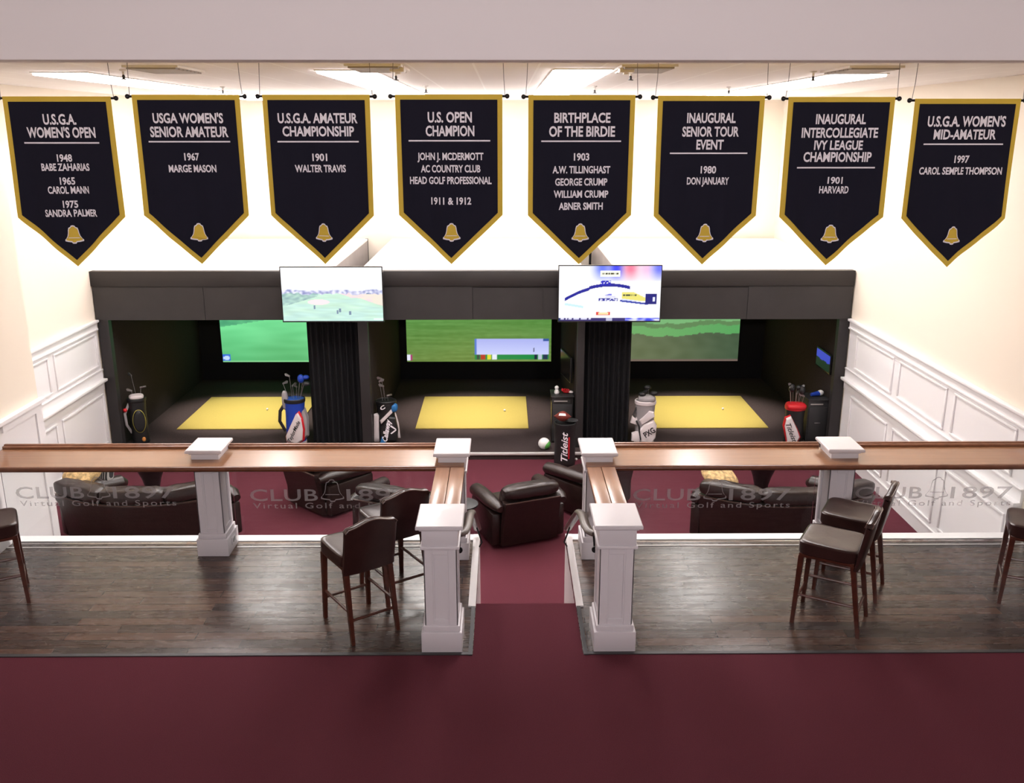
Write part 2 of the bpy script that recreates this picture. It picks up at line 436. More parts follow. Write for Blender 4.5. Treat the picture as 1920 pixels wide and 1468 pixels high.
wainscot('trim_7', XN, 1, 2.0, 9.17, [(2.1 + 1.77 * i, 3.7 + 1.77 * i) for i in range(3)] + [(7.42, 9.0)], False, 0.0)
b = MB()                                                             # end of the gallery wall beyond the rail
b.box(XN, XN + 0.012, 9.31, 10.17, FL, 1.25); b.box(XN, XN + 0.012, 9.17, 9.31, 0.012, 1.25); b.box(XN, XN + 0.035, 9.31, 10.17, 1.2, 1.3); b.box(XN, XN + 0.075, 9.17, 10.19, 1.3, 1.34)
b.box(XN, XN + 0.03, 10.03, 10.17, FL, 1.2)
struct('trim_8', b, M['white'])

# simulator booths
def booth_wall(name, x0, x1, y0, y1, z0, z1, m): 
    b = MB(); b.box(x0, x1, y0, y1, z0, z1); return struct(name, b, m)
booth_wall('wall_booth_far_left', XL + 0.04, XL + 0.14, YH + 0.16, 19.3, BF, 2.08, M['wall_carpet'])
booth_wall('wall_booth_left_divider', -2.95, -2.87, 15.04, 19.3, BF, 2.08, M['wall_carpet'])
booth_wall('wall_booth_left_outer', -2.87, -2.85, 15.04, 19.3, BF, 2.08, M['booth_grey'])
booth_wall('wall_booth_middle_left', -2.34, -2.24, YH + 0.16, 19.3, BF, 2.08, M['wall_carpet'])
booth_wall('wall_booth_middle_right', 1.2, 1.3, YH + 0.16, 19.3, BF, 2.08, M['wall_carpet'])
booth_wall('wall_booth_right_outer', 1.84, 1.86, 15.04, 19.3, BF, 2.08, M['booth_grey'])
booth_wall('wall_booth_right_divider', 1.86, 1.94, 15.04, 19.3, BF, 2.08, M['wall_carpet'])
booth_wall('wall_booth_far_right', XR - 0.11, XR - 0.01, YH + 0.16, 19.3, BF, 2.08, M['wall_carpet'])
for nm, x0, x1 in (('wall_booth_back_left', XL + 0.14, -2.95), ('wall_booth_back_middle', -2.24, 1.2), ('wall_booth_back_right', 1.94, XR - 0.11)):
    booth_wall(nm, x0, x1, 19.22, 19.3, BF, 2.08, M['black_fabric'])
for nm, x0, x1 in (('ceiling_booth_left', XL + 0.01, -2.85), ('ceiling_booth_middle', -2.34, 1.3), ('ceiling_booth_right', 1.84, XR - 0.01)):
    booth_wall(nm, x0, x1, YH + 0.16, 19.33, 2.08, 2.115, M['booth_white'])
booth_wall('trim_9', -2.90, -2.845, 19.31, 19.36, 0.6, 2.12, M['black_metal'])
booth_wall('trim_10', 1.77, 1.82, 19.2, 19.25, 0.6, 2.12, M['black_metal'])
b = MB()                                                             # dark fascia over the three openings
b.box(XL + 0.0, XR - 0.02, YH, YH + 0.15, 1.88, 2.12, 0.004); b.box(XL + 0.03, XR - 0.02, YH + 0.02, YH + 0.15, 1.85, 1.88)
struct('wall_booth_header_top', b, M['header_band'])
b = MB()
for x0, x1 in ((XL + 0.02, -4.86), (-4.852, -0.52), (-0.512, 0.62), (0.628, 3.95), (3.958, XR - 0.03)):
    b.box(x0, x1, YH + (0.02 if x0 in (-0.512, 0.628) else 0.012), YH + 0.06, 1.325, 1.86)
b.box(XL + 0.02, XR - 0.03, YH + 0.03, YH + 0.15, 1.327, 1.86)
struct('wall_booth_header', b, M['header_black'])
b = MB()                                                             # legs of the fascia frame
for x0, x1 in ((XL + 0.03, XL + 0.2), (-2.4, -2.24), (1.2, 1.32), (XR - 0.19, XR - 0.02)):
    b.box(x0, x1, YH + 0.03, YH + 0.15, BF, 1.325)
struct('trim_11', b, M['header_black'])

# ================================================================== CEILING FITTINGS
lamp = thing('ceiling_light', 'recessed white troffer', 'ceiling light')
b = MB(); t = 0.02
b.box(-0.3, 0.3, -0.6, -0.6 + t, -0.012, 0.05); b.box(-0.3, 0.3, 0.6 - t, 0.6, -0.012, 0.05)
b.box(-0.3, -0.3 + t, -0.6 + t, 0.6 - t, -0.012, 0.05); b.box(0.3 - t, 0.3, -0.6 + t, 0.6 - t, -0.012, 0.05)
b.build('frame', M['light_frame'], lamp)
b = MB(); b.box(-0.28, 0.28, -0.58, 0.58, -0.035, 0.04, 0.01); b.build('diffuser', M['diffuser'], lamp)
rows = ((-4.62, 10.7, 'leftmost'), (-1.60, 10.32, 'second from left'), (0.785, 10.15, 'third from left'), (3.79, 10.85, 'rightmost'))
ordn = ('first', 'second', 'third', 'fourth', 'fifth', 'sixth', 'seventh')
first = True
for rx, ry, nm in rows:
    for k in range(7):
        o = lamp if first else copy_tree(lamp); first = False
        o.location = (rx, ry + 1.22 * k, CZ)
        o['label'] = 'glowing white ceiling troffer, %s from the gallery in the %s row' % (ordn[k], nm)
        o['group'] = 'troffers over the golf room'
# unseen fill globes, added behind the camera to light header and banners
for x, lb in ((-2.4, 'left'), (2.7, 'right')):
    t = thing('fill_globe_lamp', 'unseen white fill globe added over the %s half of the mezzanine' % lb, 'added fill lamp', (x, -1.5, 5.6), 0, 'added fill globes over the mezzanine')
    b = MB(); b.lathe([(0.07, 0), (0.07, -0.02), (0.01, -0.03), (0.01, -0.15), (0.04, -0.16), (0.04, -0.19)], 16); b.build('canopy', M['black_metal'], t)
    b = MB(); b.ball((0, 0, -0.32), 0.15, 24, 14); g = b.build('globe', M['fill_globe'], t); g.visible_shadow = True
    L = bpy.data.lights.new('fill_light', 'POINT'); L.energy = FILL_GLOBE; L.color = (1, 0.92, 0.93); L.shadow_soft_size = 0.2
    lo = bpy.data.objects.new('bulb', L); C.objects.link(lo); lo.parent = t; lo.location = (0, 0, -0.52)
vent = thing('ceiling_vent', 'grey vent', 'vent')
b = MB(); b.box(-0.26, 0.26, -0.42, 0.42, -0.02, 0.02); b.build('frame', M['light_frame'], vent)
b = MB()
for k in range(7): b.box(-0.23, 0.23, -0.39 + 0.113 * k, -0.39 + 0.113 * k + 0.09, -0.035, -0.018)
b.build('louvre', M['grey_vent'], vent)
for i, (x, y, lb) in enumerate(((-3.3, 9.5, 'above the second banner'), (-1.2, 9.3, 'between the third and fourth banners'), (1.35, 9.37, 'between the fifth and sixth banners'), (3.5, 9.5, 'above the seventh banner'))):
    o = vent if i == 0 else copy_tree(vent); o.location = (x, y, CZ)
    o['label'] = 'grey square ceiling vent ' + lb; o['group'] = 'ceiling vents'
spr = thing('sprinkler_head', 'sprinkler', 'sprinkler')
b = MB(); b.lathe([(0.035, 0), (0.035, -0.012), (0.012, -0.02), (0.012, -0.05)]); b.build('escutcheon', M['light_frame'], spr)
b = MB(); b.lathe([(0.008, -0.05), (0.014, -0.06), (0.014, -0.085), (0.03, -0.09), (0.03, -0.096)], 12); b.build('deflector', M['edge_metal'], spr)
for i, (x, y, lb) in enumerate(((-3.8, 9.72, 'near one above the gap between first and second banners'), (-3.92, 13.5, 'far one above the second banner'), (-1.1, 9.88, 'near one above the gap between third and fourth banners'), (-1.06, 13.14, 'far one above the fourth banner'),
                            (1.25, 13.29, 'far one above the fifth banner'), (1.29, 9.86, 'near one above the right edge of the fifth banner'), (3.14, 13.45, 'far one above the sixth banner'), (3.18, 9.94, 'near one above the seventh banner'))):
    o = spr if i == 0 else copy_tree(spr); o.location = (x, y, CZ)
    o['label'] = 'small ceiling sprinkler head, ' + lb; o['group'] = 'sprinkler heads'
for i, (x, y, lb) in enumerate(((-1.0, 9.15, 'between the third and fourth banners'), (1.16, 9.2, 'above the fifth banner'))):
    b = MB(); b.box(-0.07, 0.07, -0.08, 0.08, -0.06, 0, 0.01); b.lathe([(0.03, -0.058), (0.03, -0.075), (0.0, -0.08)], 12)
    tag(b.build('ceiling_sensor', M['white'], loc=(x, y, CZ)), 'small white box sensor on the ceiling ' + lb, 'sensor', 'ceiling sensors')

# ================================================================== BANNERS
PX = 228.0
def wave(x, z, k):
    f = min(1.0, max(0.0, -z / 0.9))
    return (0.010 * math.sin(x * 17 + k * 1.7) * (0.3 + 0.7 * f) + 0.006 * math.sin(x * 31 + k * 2.9 + z * 2) * f
            + 0.02 * f * f * math.sin(k * 1.3 + x * 4))
def pent_sheet(mb, hw, top, zs, zt, y, k, th=0.003, nx=28, nz=30):
    """pointed banner sheet between z = top and the point zt, shoulders at zs"""
    for side in (0, 1):
        grid = []
        for i in range(nx + 1):
            x = -hw + 2 * hw * i / nx
            zb = zs + (zt - zs) * (1 - abs(x) / hw)
            grid.append([(x, y + wave(x, top + (zb - top) * j / nz, k) + th * side, top + (zb - top) * j / nz) for j in range(nz + 1)])
        mb.rings([[Vector(p) for p in g] for g in grid], closed=False)
def banner(xc, zrod, lines, rule, label, k, yaw=0.0):
    t = thing('hanging_banner', label, 'banner', (xc, 8.0, zrod), yaw, 'championship banners')
    hw = 0.445
    b = MB(); pent_sheet(b, hw, 0.02, -0.965, -1.385, 0, k); b.build('gold_border', M['gold'], t)
    b = MB(); pent_sheet(b, hw - 0.042, -0.022, -0.945, -1.33, -0.006, k); b.build('cloth_panel', M['navy'], t)
    fn = lambda x, z: Vector((x, wave(x, z, k) - 0.0105, z))
    b = MB()
    for s, dy, wpx, hpx in lines: lettering(b, s, 0.006, -dy / PX, wpx / PX, 0.85 * hpx / PX, fn, bold=0.03)
    zr, wr = -rule[0] / PX, rule[1] / PX / 2
    n = 12
    b.add([fn(-wr + 2 * wr * i / n, zr + d) for i in range(n + 1) for d in (-0.006, 0.006)], [(2 * i, 2 * i + 2, 2 * i + 3, 2 * i + 1) for i in range(n)])
    b.build('lettering', M['letter'], t, smooth=0)
    zb = -(435 - 182) / PX
    b = MB(); flat_poly(b, bell_poly(0.006, zb, 0.152), lambda x, z: Vector((x, wave(x, z, k) - 0.017, z))); e = b.build('bell_emblem', M['gold'], t, smooth=0)
    b = MB(); fn2 = lambda x, z: Vector((x, wave(x, z, k) - 0.019, z)); bell_ring(b, 0.006, zb, 0.158, 0.86, fn2)
    b.add([fn2(0.006 + a, zb + c) for a, c in ((-0.045, -0.031), (0.045, -0.031), (0.045, -0.026), (-0.045, -0.026))], [(0, 1, 2, 3)])
    b.build('bell_outline', M['letter'], e, smooth=0)
    b = MB(); b.tube([(-hw - 0.03, 0.014, 0.006), (hw + 0.03, 0.014, 0.006)], 0.010, 10); rod = b.build('rod', M['black_metal'], t)
    for s in (-1, 1):
        b = MB(); b.ball((s * (hw + 0.04), 0.014, 0.006), 0.02, 12, 8); b.build('finial', M['black_metal'], rod)
        b = MB(); b.tube([(s * (hw + 0.022), 0.014, 0.006), (s * (hw + 0.012), 0.002, 0.15), (s * (hw + 0.006), 0.002, CZ - zrod)], 0.0028, 6); b.build('cord', M['cord'], t)
    return t
BANNERS = [
    (-3.70, 4.546, [('U.S.G.A.', 37, 62, 21), ("WOMEN'S OPEN", 61, 130, 21), ('1948', 108, 27, 15), ('BABE ZAHARIAS', 125, 91, 15), ('1965', 151, 27, 15), ('CAROL MANN', 168, 77, 15), ('1975', 195, 27, 15), ('SANDRA PALMER', 212, 98, 15)], (80, 143), 'leftmost navy gold-edged banner listing three years and three winners'),
    (-2.635, 4.560, [("USGA WOMEN'S", 38, 133, 20), ('SENIOR AMATEUR', 63, 148, 21), ('1967', 109, 29, 15), ('MARGE MASON', 131, 91, 15)], (81, 155), 'navy gold-edged banner titled SENIOR AMATEUR with 1967 below'),
    (-1.558, 4.560, [('U.S.G.A. AMATEUR', 38, 151, 20), ('CHAMPIONSHIP', 62, 136, 20), ('1901', 110, 29, 15), ('WALTER TRAVIS', 131, 98, 15)], (81, 155), 'navy gold-edged banner titled AMATEUR CHAMPIONSHIP above the left television'),
    (-0.458, 4.563, [('U.S. OPEN', 37, 84, 21), ('CHAMPION', 62, 93, 21), ('JOHN J. MCDERMOTT', 109, 127, 15), ('AC COUNTRY CLUB', 132, 115, 15), ('HEAD GOLF PROFESSIONAL', 154, 158, 15), ('1911 & 1912', 193, 78, 15)], (80, 156), 'navy gold-edged banner ending with 1911 & 1912, fourth from left'),
    (0.648, 4.559, [('BIRTHPLACE', 37, 107, 20), ('OF THE BIRDIE', 62, 126, 21), ('1903', 109, 30, 15), ('A.W. TILLINGHAST', 133, 111, 15), ('GEORGE CRUMP', 156, 101, 15), ('WILLIAM CRUMP', 179, 106, 15), ('ABNER SMITH', 202, 86, 15)], (80, 153), 'navy gold-edged banner titled BIRTHPLACE OF THE BIRDIE'),
    (1.727, 4.553, [('INAUGURAL', 36, 93, 20), ('SENIOR TOUR', 61, 109, 20), ('EVENT', 85, 52, 20), ('1980', 132, 30, 15), ('DON JANUARY', 153, 82, 15)], (101, 150), 'navy gold-edged banner titled SENIOR TOUR EVENT with 1980 below'),
    (2.815, 4.544, [('INAUGURAL', 36, 96, 20), ('INTERCOLLEGIATE', 61, 147, 20), ('IVY LEAGUE', 84, 94, 19), ('CHAMPIONSHIP', 106, 132, 20), ('1901', 150, 28, 14), ('HARVARD', 168, 57, 15)], (126, 152), 'navy gold-edged banner with four title lines ending CHAMPIONSHIP'),
    (3.872, 4.530, [("U.S.G.A. WOMEN'S", 37, 149, 21), ('MID-AMATEUR', 61, 119, 20), ('1997', 107, 30, 15), ('CAROL SEMPLE THOMPSON', 129, 158, 15)], (79, 152), 'rightmost navy gold-edged banner titled MID-AMATEUR with 1997 below'),
]
for k, (xc, zr, ln, rl, lb) in enumerate(BANNERS): banner(xc, zr, ln, rl, lb, k, 0.0)

# ================================================================== RAILING: posts, bar, glass
def post(x, y, dx, dy, label, group='white railing posts', outlet=0, h=1.18):
    """square white panelled post; dx, dy are the half sizes of its shaft"""
    t = thing('railing_post', label, 'post', (x, y, 0), 0, group)
    def bx(b, g, z0, z1, bev=0.004): b.box(-dx - g, dx + g, -dy - g, dy + g, z0, z1, bev)
    b = MB(); bx(b, 0.033, 0, 0.19); bx(b, 0.016, 0.19, 0.245, 0.008); base = b.build('base', M['post'], t)
    b = MB(); bx(b, -0.012, 0.245, 0.955, 0)
    for sx, sy in ((0, -1), (0, 1), (1, 0), (-1, 0)):                 # raised frame round each sunk panel
        hwid = dx if sy else dy; dep = dy if sy else dx
        Mx = Matrix.Rotation({(0, -1): 0, (0, 1): PI, (1, 0): PI / 2, (-1, 0): -PI / 2}[(sx, sy)], 4, 'Z')
        for a0, a1, z0, z1 in ((-hwid, -hwid + 0.075, 0.245, 0.955), (hwid - 0.075, hwid, 0.245, 0.955), (-hwid + 0.075, hwid - 0.075, 0.245, 0.30), (-hwid + 0.075, hwid - 0.075, 0.90, 0.955)):
            b.box(a0, a1, -dep, -dep + 0.012, z0, z1, 0.003, 1, Mx)
        b.box(-hwid + 0.075, -hwid + 0.087, -dep + 0.004, -dep + 0.014, 0.30, 0.90, 0, 1, Mx); b.box(hwid - 0.087, hwid - 0.075, -dep + 0.004, -dep + 0.014, 0.30, 0.90, 0, 1, Mx)
    b.build('shaft', M['post'], t)
    b = MB(); bx(b, 0.024, 0.955, 0.985, 0.008); b.build('collar', M['post'], t)
    b = MB(); bx(b, 0.010, 0.985, 1.125); bx(b, 0.028, 1.125, 1.145, 0.006); b.build('neck', M['post'], t)
    b = MB(); g = 0.055
    r = lambda e, z: [Vector((sx * (dx + e), sy * (dy + e), z)) for sx, sy in ((-1, -1), (1, -1), (1, 1), (-1, 1))]
    b.rings([r(g - 0.006, 1.145), r(g, 1.15), r(g, h - 0.008), r(g - 0.008, h), r(-dx * 0.97, h + 0.012)]); b.build('cap', M['post'], t, smooth=20)
    if outlet:
        b = MB(); X = outlet * (dx + 0.033)
        b.box(min(X, X + outlet * 0.008), max(X, X + outlet * 0.008), -0.06, 0.06, 0.07, 0.15, 0.003); pl = b.build('outlet_plate', M['post'], t)
        b = MB(); X += outlet * 0.008
        for yy in (-0.03, 0.015): b.box(min(X, X + outlet * 0.004), max(X, X + outlet * 0.004), yy, yy + 0.022, 0.09, 0.13)
        b.build('socket', M['plastic'], pl)
    return t
post(-0.54, 7.165, 0.14, 0.19, 'near white panelled post left of the stair opening')
post(0.935, 7.165, 0.145, 0.19, 'near white panelled post right of the stair opening')
post(-0.535, 8.925, 0.128, 0.19, 'white post where the left bar corner meets its stair side run')
post(0.955, 8.925, 0.128, 0.19, 'white post where the right bar corner meets its stair side run')
post(-3.055, 9.0, 0.130, 0.155, 'white panelled post holding up the left bar midway, outlet in its base', outlet=1)
post(3.475, 8.98, 0.130, 0.155, 'white panelled post holding up the right bar midway behind two stools')

def bar(name, label, x0, x1, px, dpx, inner):
    """back run of the bar: wooden top, darker front nosing, moulded back lip"""
    t = thing(name, label, 'bar counter', (0, 0, 0), 0, 'wooden bar counters on the railing')
    b = MB(); z0, z1 = 1.022, 1.07
    ps = sorted([(p - d, p + d, yf) for p, d, yf in px])
    yfront = min(p[2] for p in ps)
    xs = [x0] + [v for p in ps for v in (p[0], p[1])] + [x1]
    for i in range(0, len(xs) - 1, 2):
        if xs[i + 1] - xs[i] > 0.005: b.box(xs[i], xs[i + 1], 8.63, 9.2, z0, z1)
    for a, c, yf in ps: b.box(max(a, x0), min(c, x1), 8.63, yf, z0, z1)
    b.build('counter_top', M['bar_wood'], t)
    b = MB(); b.tube([(x0, 8.62, 1.045), (x1 if inner > 0 else x1, 8.62, 1.045)], 0.026, 12, up=(0, 0, 1)); b.build('front_nosing', M['bar_edge'], t)
    b = MB()
    for i in range(0, len(xs) - 1, 2):
        if xs[i + 1] - xs[i] > 0.005:
            b.box(xs[i], xs[i + 1], 9.165, 9.2, 1.07, 1.098, 0.006); b.box(xs[i], xs[i + 1], 9.2, 9.235, 1.02, 1.11, 0.008)
    b.build('back_lip', M['bar_lip'], t)
    return t
bar('bar_counter', 'long wooden bar top on the left railing, behind the left pair of stools', XN + 0.076, -0.41, [(-3.055, 0.142, 8.843), (-0.535, 0.142, 8.733)], 0.14, 1)
bar('bar_counter', 'long wooden bar top on the right railing, behind the right pair of stools', 0.82, XR - 0.076, [(3.475, 0.142, 8.823), (0.955, 0.142, 8.733)], 0.14, -1)
for nm, xa, xb, lb in (('l', -0.685, -0.40, 'short wooden bar top along the left side of the stair opening'), ('r', 0.82, 1.10, 'short wooden bar top along the right side of the stair opening')):
    t = thing('side_bar_counter', lb, 'bar counter', (0, 0, 0), 0, 'short side bars at the stairs')
    xm = (xa + xb) / 2
    b = MB(); b.box(xa, xm - 0.002, 7.36, 8.59, 1.025, 1.07, 0.006); b.box(xm + 0.002, xb, 7.36, 8.59, 1.025, 1.07, 0.006); b.build('counter_top', M['bar_wood_side'], t)
    b = MB(); b.box(xa + 0.02, xb - 0.02, 7.36, 8.59, 0.985, 1.024, 0.004); b.build('apron', M['bar_edge'], t)

def glass(x0, x1, xc, z, label):
    t = thing('glass_panel', label, 'glass panel', ((x0 + x1) / 2, 9.12, 0), 0, 'glass railing panels')
    h = (x1 - x0) / 2
    b = MB(); b.box(-h, h, -0.005, 0.005, 0.012, 1.022); b.build('pane', M['glass'], t, smooth=0)
    b = MB(); dx = xc - (x0 + x1) / 2
    fn = lambda x, zz: Vector((x + dx, -0.0075, zz))
    lettering(b, 'CLUB', -0.485, z + 0.065, 0.72, 0.128, fn, bold=0.012, spacing=1.05)
    lettering(b, '1897', 0.51, z + 0.065, 0.66, 0.128, fn, bold=0.012, spacing=1.05)
    lettering(b, 'Virtual Golf and Sports', 0.01, z - 0.055, 1.66, 0.062, fn, bold=0.004, spacing=1.25)
    bell_ring(b, 0.03, z + 0.115, 0.26, 0.9, fn)
    b.add([fn(0.03 + a, z + 0.07 + c) for a, c in ((-0.075, -0.004), (0.075, -0.004), (0.075, 0.004), (-0.075, 0.004))], [(0, 1, 2, 3)])
    b.build('lettering', M['frost'], t, smooth=0)
    return t
glass(XN + 0.05, -3.225, -4.34, 0.535, 'glass railing panel at the left wall, etched club logo over the left sofa')
glass(-2.885, -0.70, -1.865, 0.498, 'glass railing panel behind the left pair of stools, etched club logo')
glass(1.12, 3.305, 2.215, 0.490, 'glass railing panel left of the right pair of stools, etched club logo')
glass(3.645, XR - 0.05, 4.59, 0.505, 'glass railing panel at the right wall, etched club logo over white wainscot')

# handrails
for s, xw, lb in ((-1, -0.345, 'left'), (1, 0.735, 'right')):
    t = thing('handrail', 'grey brown handrail descending the %s side of the carpeted steps' % lb, 'handrail', (0, 0, 0), 0, 'stair handrails')
    xi = -0.372 if s < 0 else 0.762                                  # run over the knee wall
    x_in = xi - s * 0.02
    xp = -0.40 if s < 0 else 0.79
    pts = [(xp + s * 0.005, 7.50, 0.85), (xp - s * 0.01, 7.51, 0.85), (x_in + s * 0.01, 7.55, 0.85), (x_in - s * 0.01, 7.66, 0.85), (x_in - s * 0.02, 7.95, 0.84), (x_in - s * 0.035, 8.12, 0.79), (x_in - s * 0.05, 9.0, 0.26), (x_in - s * 0.05, 9.3, 0.08)]
    b = MB(); b.tube(pts, 0.044, 12, 0.6, up=(0, 0, 1)); rail = b.build('rail', M['rail'], t)
    for yy, zz in ((7.42, 0.79),):
        b = MB(); b.tube([(xp + s * 0.0, 7.34, 0.76), (xp - s * 0.0, 7.42, 0.76), (xp, 7.5, 0.825)], 0.009, 8); b.lathe([(0.03, 0), (0.03, 0.012)], 14, mtx=Matrix.Translation((xp, 7.355, 0.76)) @ Matrix.Rotation(R(-90), 4, 'X')); b.build('bracket', M['black_metal'], t)
    b = MB(); xq = x_in - s * 0.05; b.tube([(xw - s * 0.065, 9.0, 0.0), (xw - s * 0.10, 9.0, 0.06), (xq, 9.0, 0.24)], 0.009, 8); b.build('bracket', M['black_metal'], t)

# ================================================================== STOOLS
def make_stool():
    t = thing('bar_stool', 'stool', 'bar stool'); t.scale = (1.07, 1.07, 1.05)
    b = MB()
    n = 14; rs = []                                                   # saddle seat cushion
    def sp(v, p): return math.copysign(abs(v) ** p, v)
    b.pillow((0, 0.0, 0.705), 0.235, 0.245, 0.062, 0.32, 28, 12)
    for v in b.bm.verts:
        if v.co.z > 0.705: v.co.z += 0.012 * (v.co.x / 0.235) ** 2 - 0.004 + 0.012 * max(0, v.co.y / 0.245)
    b.build('seat', M['stool_leather'], t)
    b = MB(); b.box(-0.215, 0.215, -0.215, 0.225, 0.625, 0.665, 0.006); b.build('seat_rail', M['stool_wood'], t)
    b = MB(); nx = 20; prof = []                                      # camel-topped padded back
    for i in range(nx + 1):
        u = -1 + 2 * i / nx; x = 0.228 * u
        top = 1.06 + 0.026 * math.cos(u * PI * 1.05) - (0.028 * (max(0, abs(u) - 0.88) / 0.12) ** 2)
        bow = -0.018 * (1 - u * u)
        th = 0.031 * (1 - max(0, abs(u) - 0.88) / 0.12 * 0.45)
        ring = []
        zs = [0.60, 0.64, 0.78, 0.9, 1.0, top - 0.02, top - 0.005]
        for z in zs: ring.append(Vector((x, -0.232 - (z - 0.64) * 0.17 + bow + th * (0.9 if z > 0.66 else 0.6), z)))
        ring.append(Vector((x, -0.232 - (top - 0.64) * 0.17 + bow, top + 0.004)))
        for z in reversed(zs): ring.append(Vector((x, -0.232 - (z - 0.64) * 0.17 + bow - th * (0.9 if z > 0.66 else 0.6), z)))
        prof.append(ring)
    b.rings(prof); back = b.build('backrest', M['stool_leather'], t)
    for sy in (-1, 1):
        pth = []
        for i in range(nx + 1):
            u = -1 + 2 * i / nx
            top = 1.06 + 0.026 * math.cos(u * PI * 1.05) - (0.028 * (max(0, abs(u) - 0.88) / 0.12) ** 2)
            pth.append((0.228 * u, -0.232 - (top - 0.65) * 0.17 - 0.018 * (1 - u * u) + sy * 0.027, top - 0.004))
        b = MB(); b.tube(pth, 0.0055, 6); b.build('piping', M['leather_piping'], back)
    def leg(p0, p1):
        rs = []
        for p, h in ((p0, 0.015), (p1, 0.022)): rs.append([Vector((p[0] + a * h, p[1] + c * h, p[2])) for a, c in ((-1, -1), (1, -1), (1, 1), (-1, 1))])
        b = MB(); b.rings(rs); b.build('leg', M['stool_wood'], t, smooth=0)
    for s in (-1, 1):
        leg((s * 0.205, 0.232, 0), (s * 0.195, 0.205, 0.64)); leg((s * 0.205, -0.30, 0), (s * 0.195, -0.205, 0.64))
    def bar_(p0, p1):
        b = MB(); b.tube([p0, p1], 0.0125, 8, up=(0, 0, 1)); b.build('stretcher', M['stool_wood'], t)
    for s in (-1, 1): bar_((s * 0.2, 0.224, 0.27), (s * 0.2, -0.262, 0.27))
    bar_((-0.2, 0.226, 0.2), (0.2, 0.226, 0.2)); bar_((-0.2, -0.268, 0.2), (0.2, -0.268, 0.2))
    return t
st = make_stool()
for i, (x, y, a, lb) in enumerate((
        (-1.325, 7.47, 35, 'brown leather stool with camel back, nearer of the left pair'),
        (-1.09, 8.12, 34, 'brown leather stool close to the left bar, half hidden by the near left post'),
        (2.93, 7.50, 60, 'brown leather stool seen from its seat side, nearer of the right pair'),
        (3.33, 8.12, 60, 'brown leather stool in front of the right mid post, farther of the right pair'),
        (-4.83, 7.93, -62, 'brown leather stool cut off by the left picture edge'),
        (4.98, 7.86, 66, 'brown leather stool cut off by the right picture edge'))):
    o = st if i == 0 else copy_tree(st)
    o.location = (x, y, 0.0); o.rotation_euler = (0, 0, R(a)); o['label'] = lb; o['group'] = 'leather bar stools'

# ================================================================== LOUNGE SEATING
def make_recliner():
    t = thing('recliner', 'recliner', 'armchair')
    b = MB()                                                          # outer shell: back panel with leaning top and sides
    rs = []
    for z, yb in ((0.04, -0.40), (0.3, -0.43), (0.6, -0.50), (0.665, -0.515), (0.68, -0.50)):
        hwd = 0.39
        rs.append([Vector((-hwd, yb, z)), Vector((hwd, yb, z)), Vector((hwd + 0.02, yb + 0.05, z)), Vector((hwd, yb + 0.12, z)), Vector((-hwd, yb + 0.12, z)), Vector((-hwd - 0.02, yb + 0.05, z))])
    b.rings(rs); shell = b.build('back_shell', M['leather'], t)
    b = MB(); b.tube([(-0.39, -0.508, 0.672), (0.39, -0.508, 0.672)], 0.008, 8); b.build('piping', M['leather_piping'], shell)
    b = MB(); b.box(-0.41, 0.41, -0.36, 0.42, 0.04, 0.3, 0.03); b.build('base', M['leather'], t)
    tilt = Matrix.Rotation(R(14), 4, 'X')
    b = MB(); b.pillow((0, -0.30, 0.60), 0.39, 0.11, 0.26, 0.42, 28, 14, tilt)
    for v in b.bm.verts: v.co += Vector((0, 0, 0)) + Vector((0, 1, 0)) * 0.012 * noise.noise(v.co * 7)
    b.build('back_cushion', M['leather'], t)
    b = MB(); b.pillow((0, -0.40, 0.785), 0.39, 0.115, 0.085, 0.5, 28, 12)
    for v in b.bm.verts: v.co.z += 0.014 * noise.noise(v.co * 9)
    b.build('head_roll', M['leather'], t)
    b = MB(); b.pillow((0, 0.10, 0.38), 0.37, 0.36, 0.10, 0.4, 24, 10); b.build('seat_cushion', M['leather'], t)
    b = MB(); b.pillow((0, 0.44, 0.24), 0.37, 0.05, 0.17, 0.4, 24, 10); b.build('footrest', M['leather'], t)
    for s in (-1, 1):
        b = MB(); b.box(s * 0.455 - 0.07, s * 0.455 + 0.07, -0.36, 0.44, 0.04, 0.5, 0.04)
        arm = b.build('arm', M['leather'], t)
        b = MB(); pth = [(s * 0.44, -0.47, 0.60), (s * 0.455, -0.36, 0.61), (s * 0.46, -0.1, 0.60), (s * 0.46, 0.2, 0.585), (s * 0.46, 0.40, 0.565), (s * 0.46, 0.45, 0.54)]
        b.tube(pth, [0.05, 0.08, 0.10, 0.105, 0.1, 0.06], 16, 0.85, up=(0, 0, 1)); b.build('arm_pad', M['leather'], arm)
    return t
rec = make_recliner()
for i, (x, y, a, lb) in enumerate((
        (0.185, 11.55, 22, 'brown leather recliner seen from behind at the foot of the steps'),
        (-2.60, 12.62, -42, 'brown leather recliner farther of the left pair, back panel turned left'),
        (-1.42, 11.45, -23, 'brown leather recliner nearer of the left pair, behind the left stools'),
        (1.24, 12.55, 40, 'brown leather recliner partly behind the right side bar'))):
    o = rec if i == 0 else copy_tree(rec)
    o.location = (x, y, FL); o.rotation_euler = (0, 0, R(a)); o['label'] = lb; o['group'] = 'leather recliners'

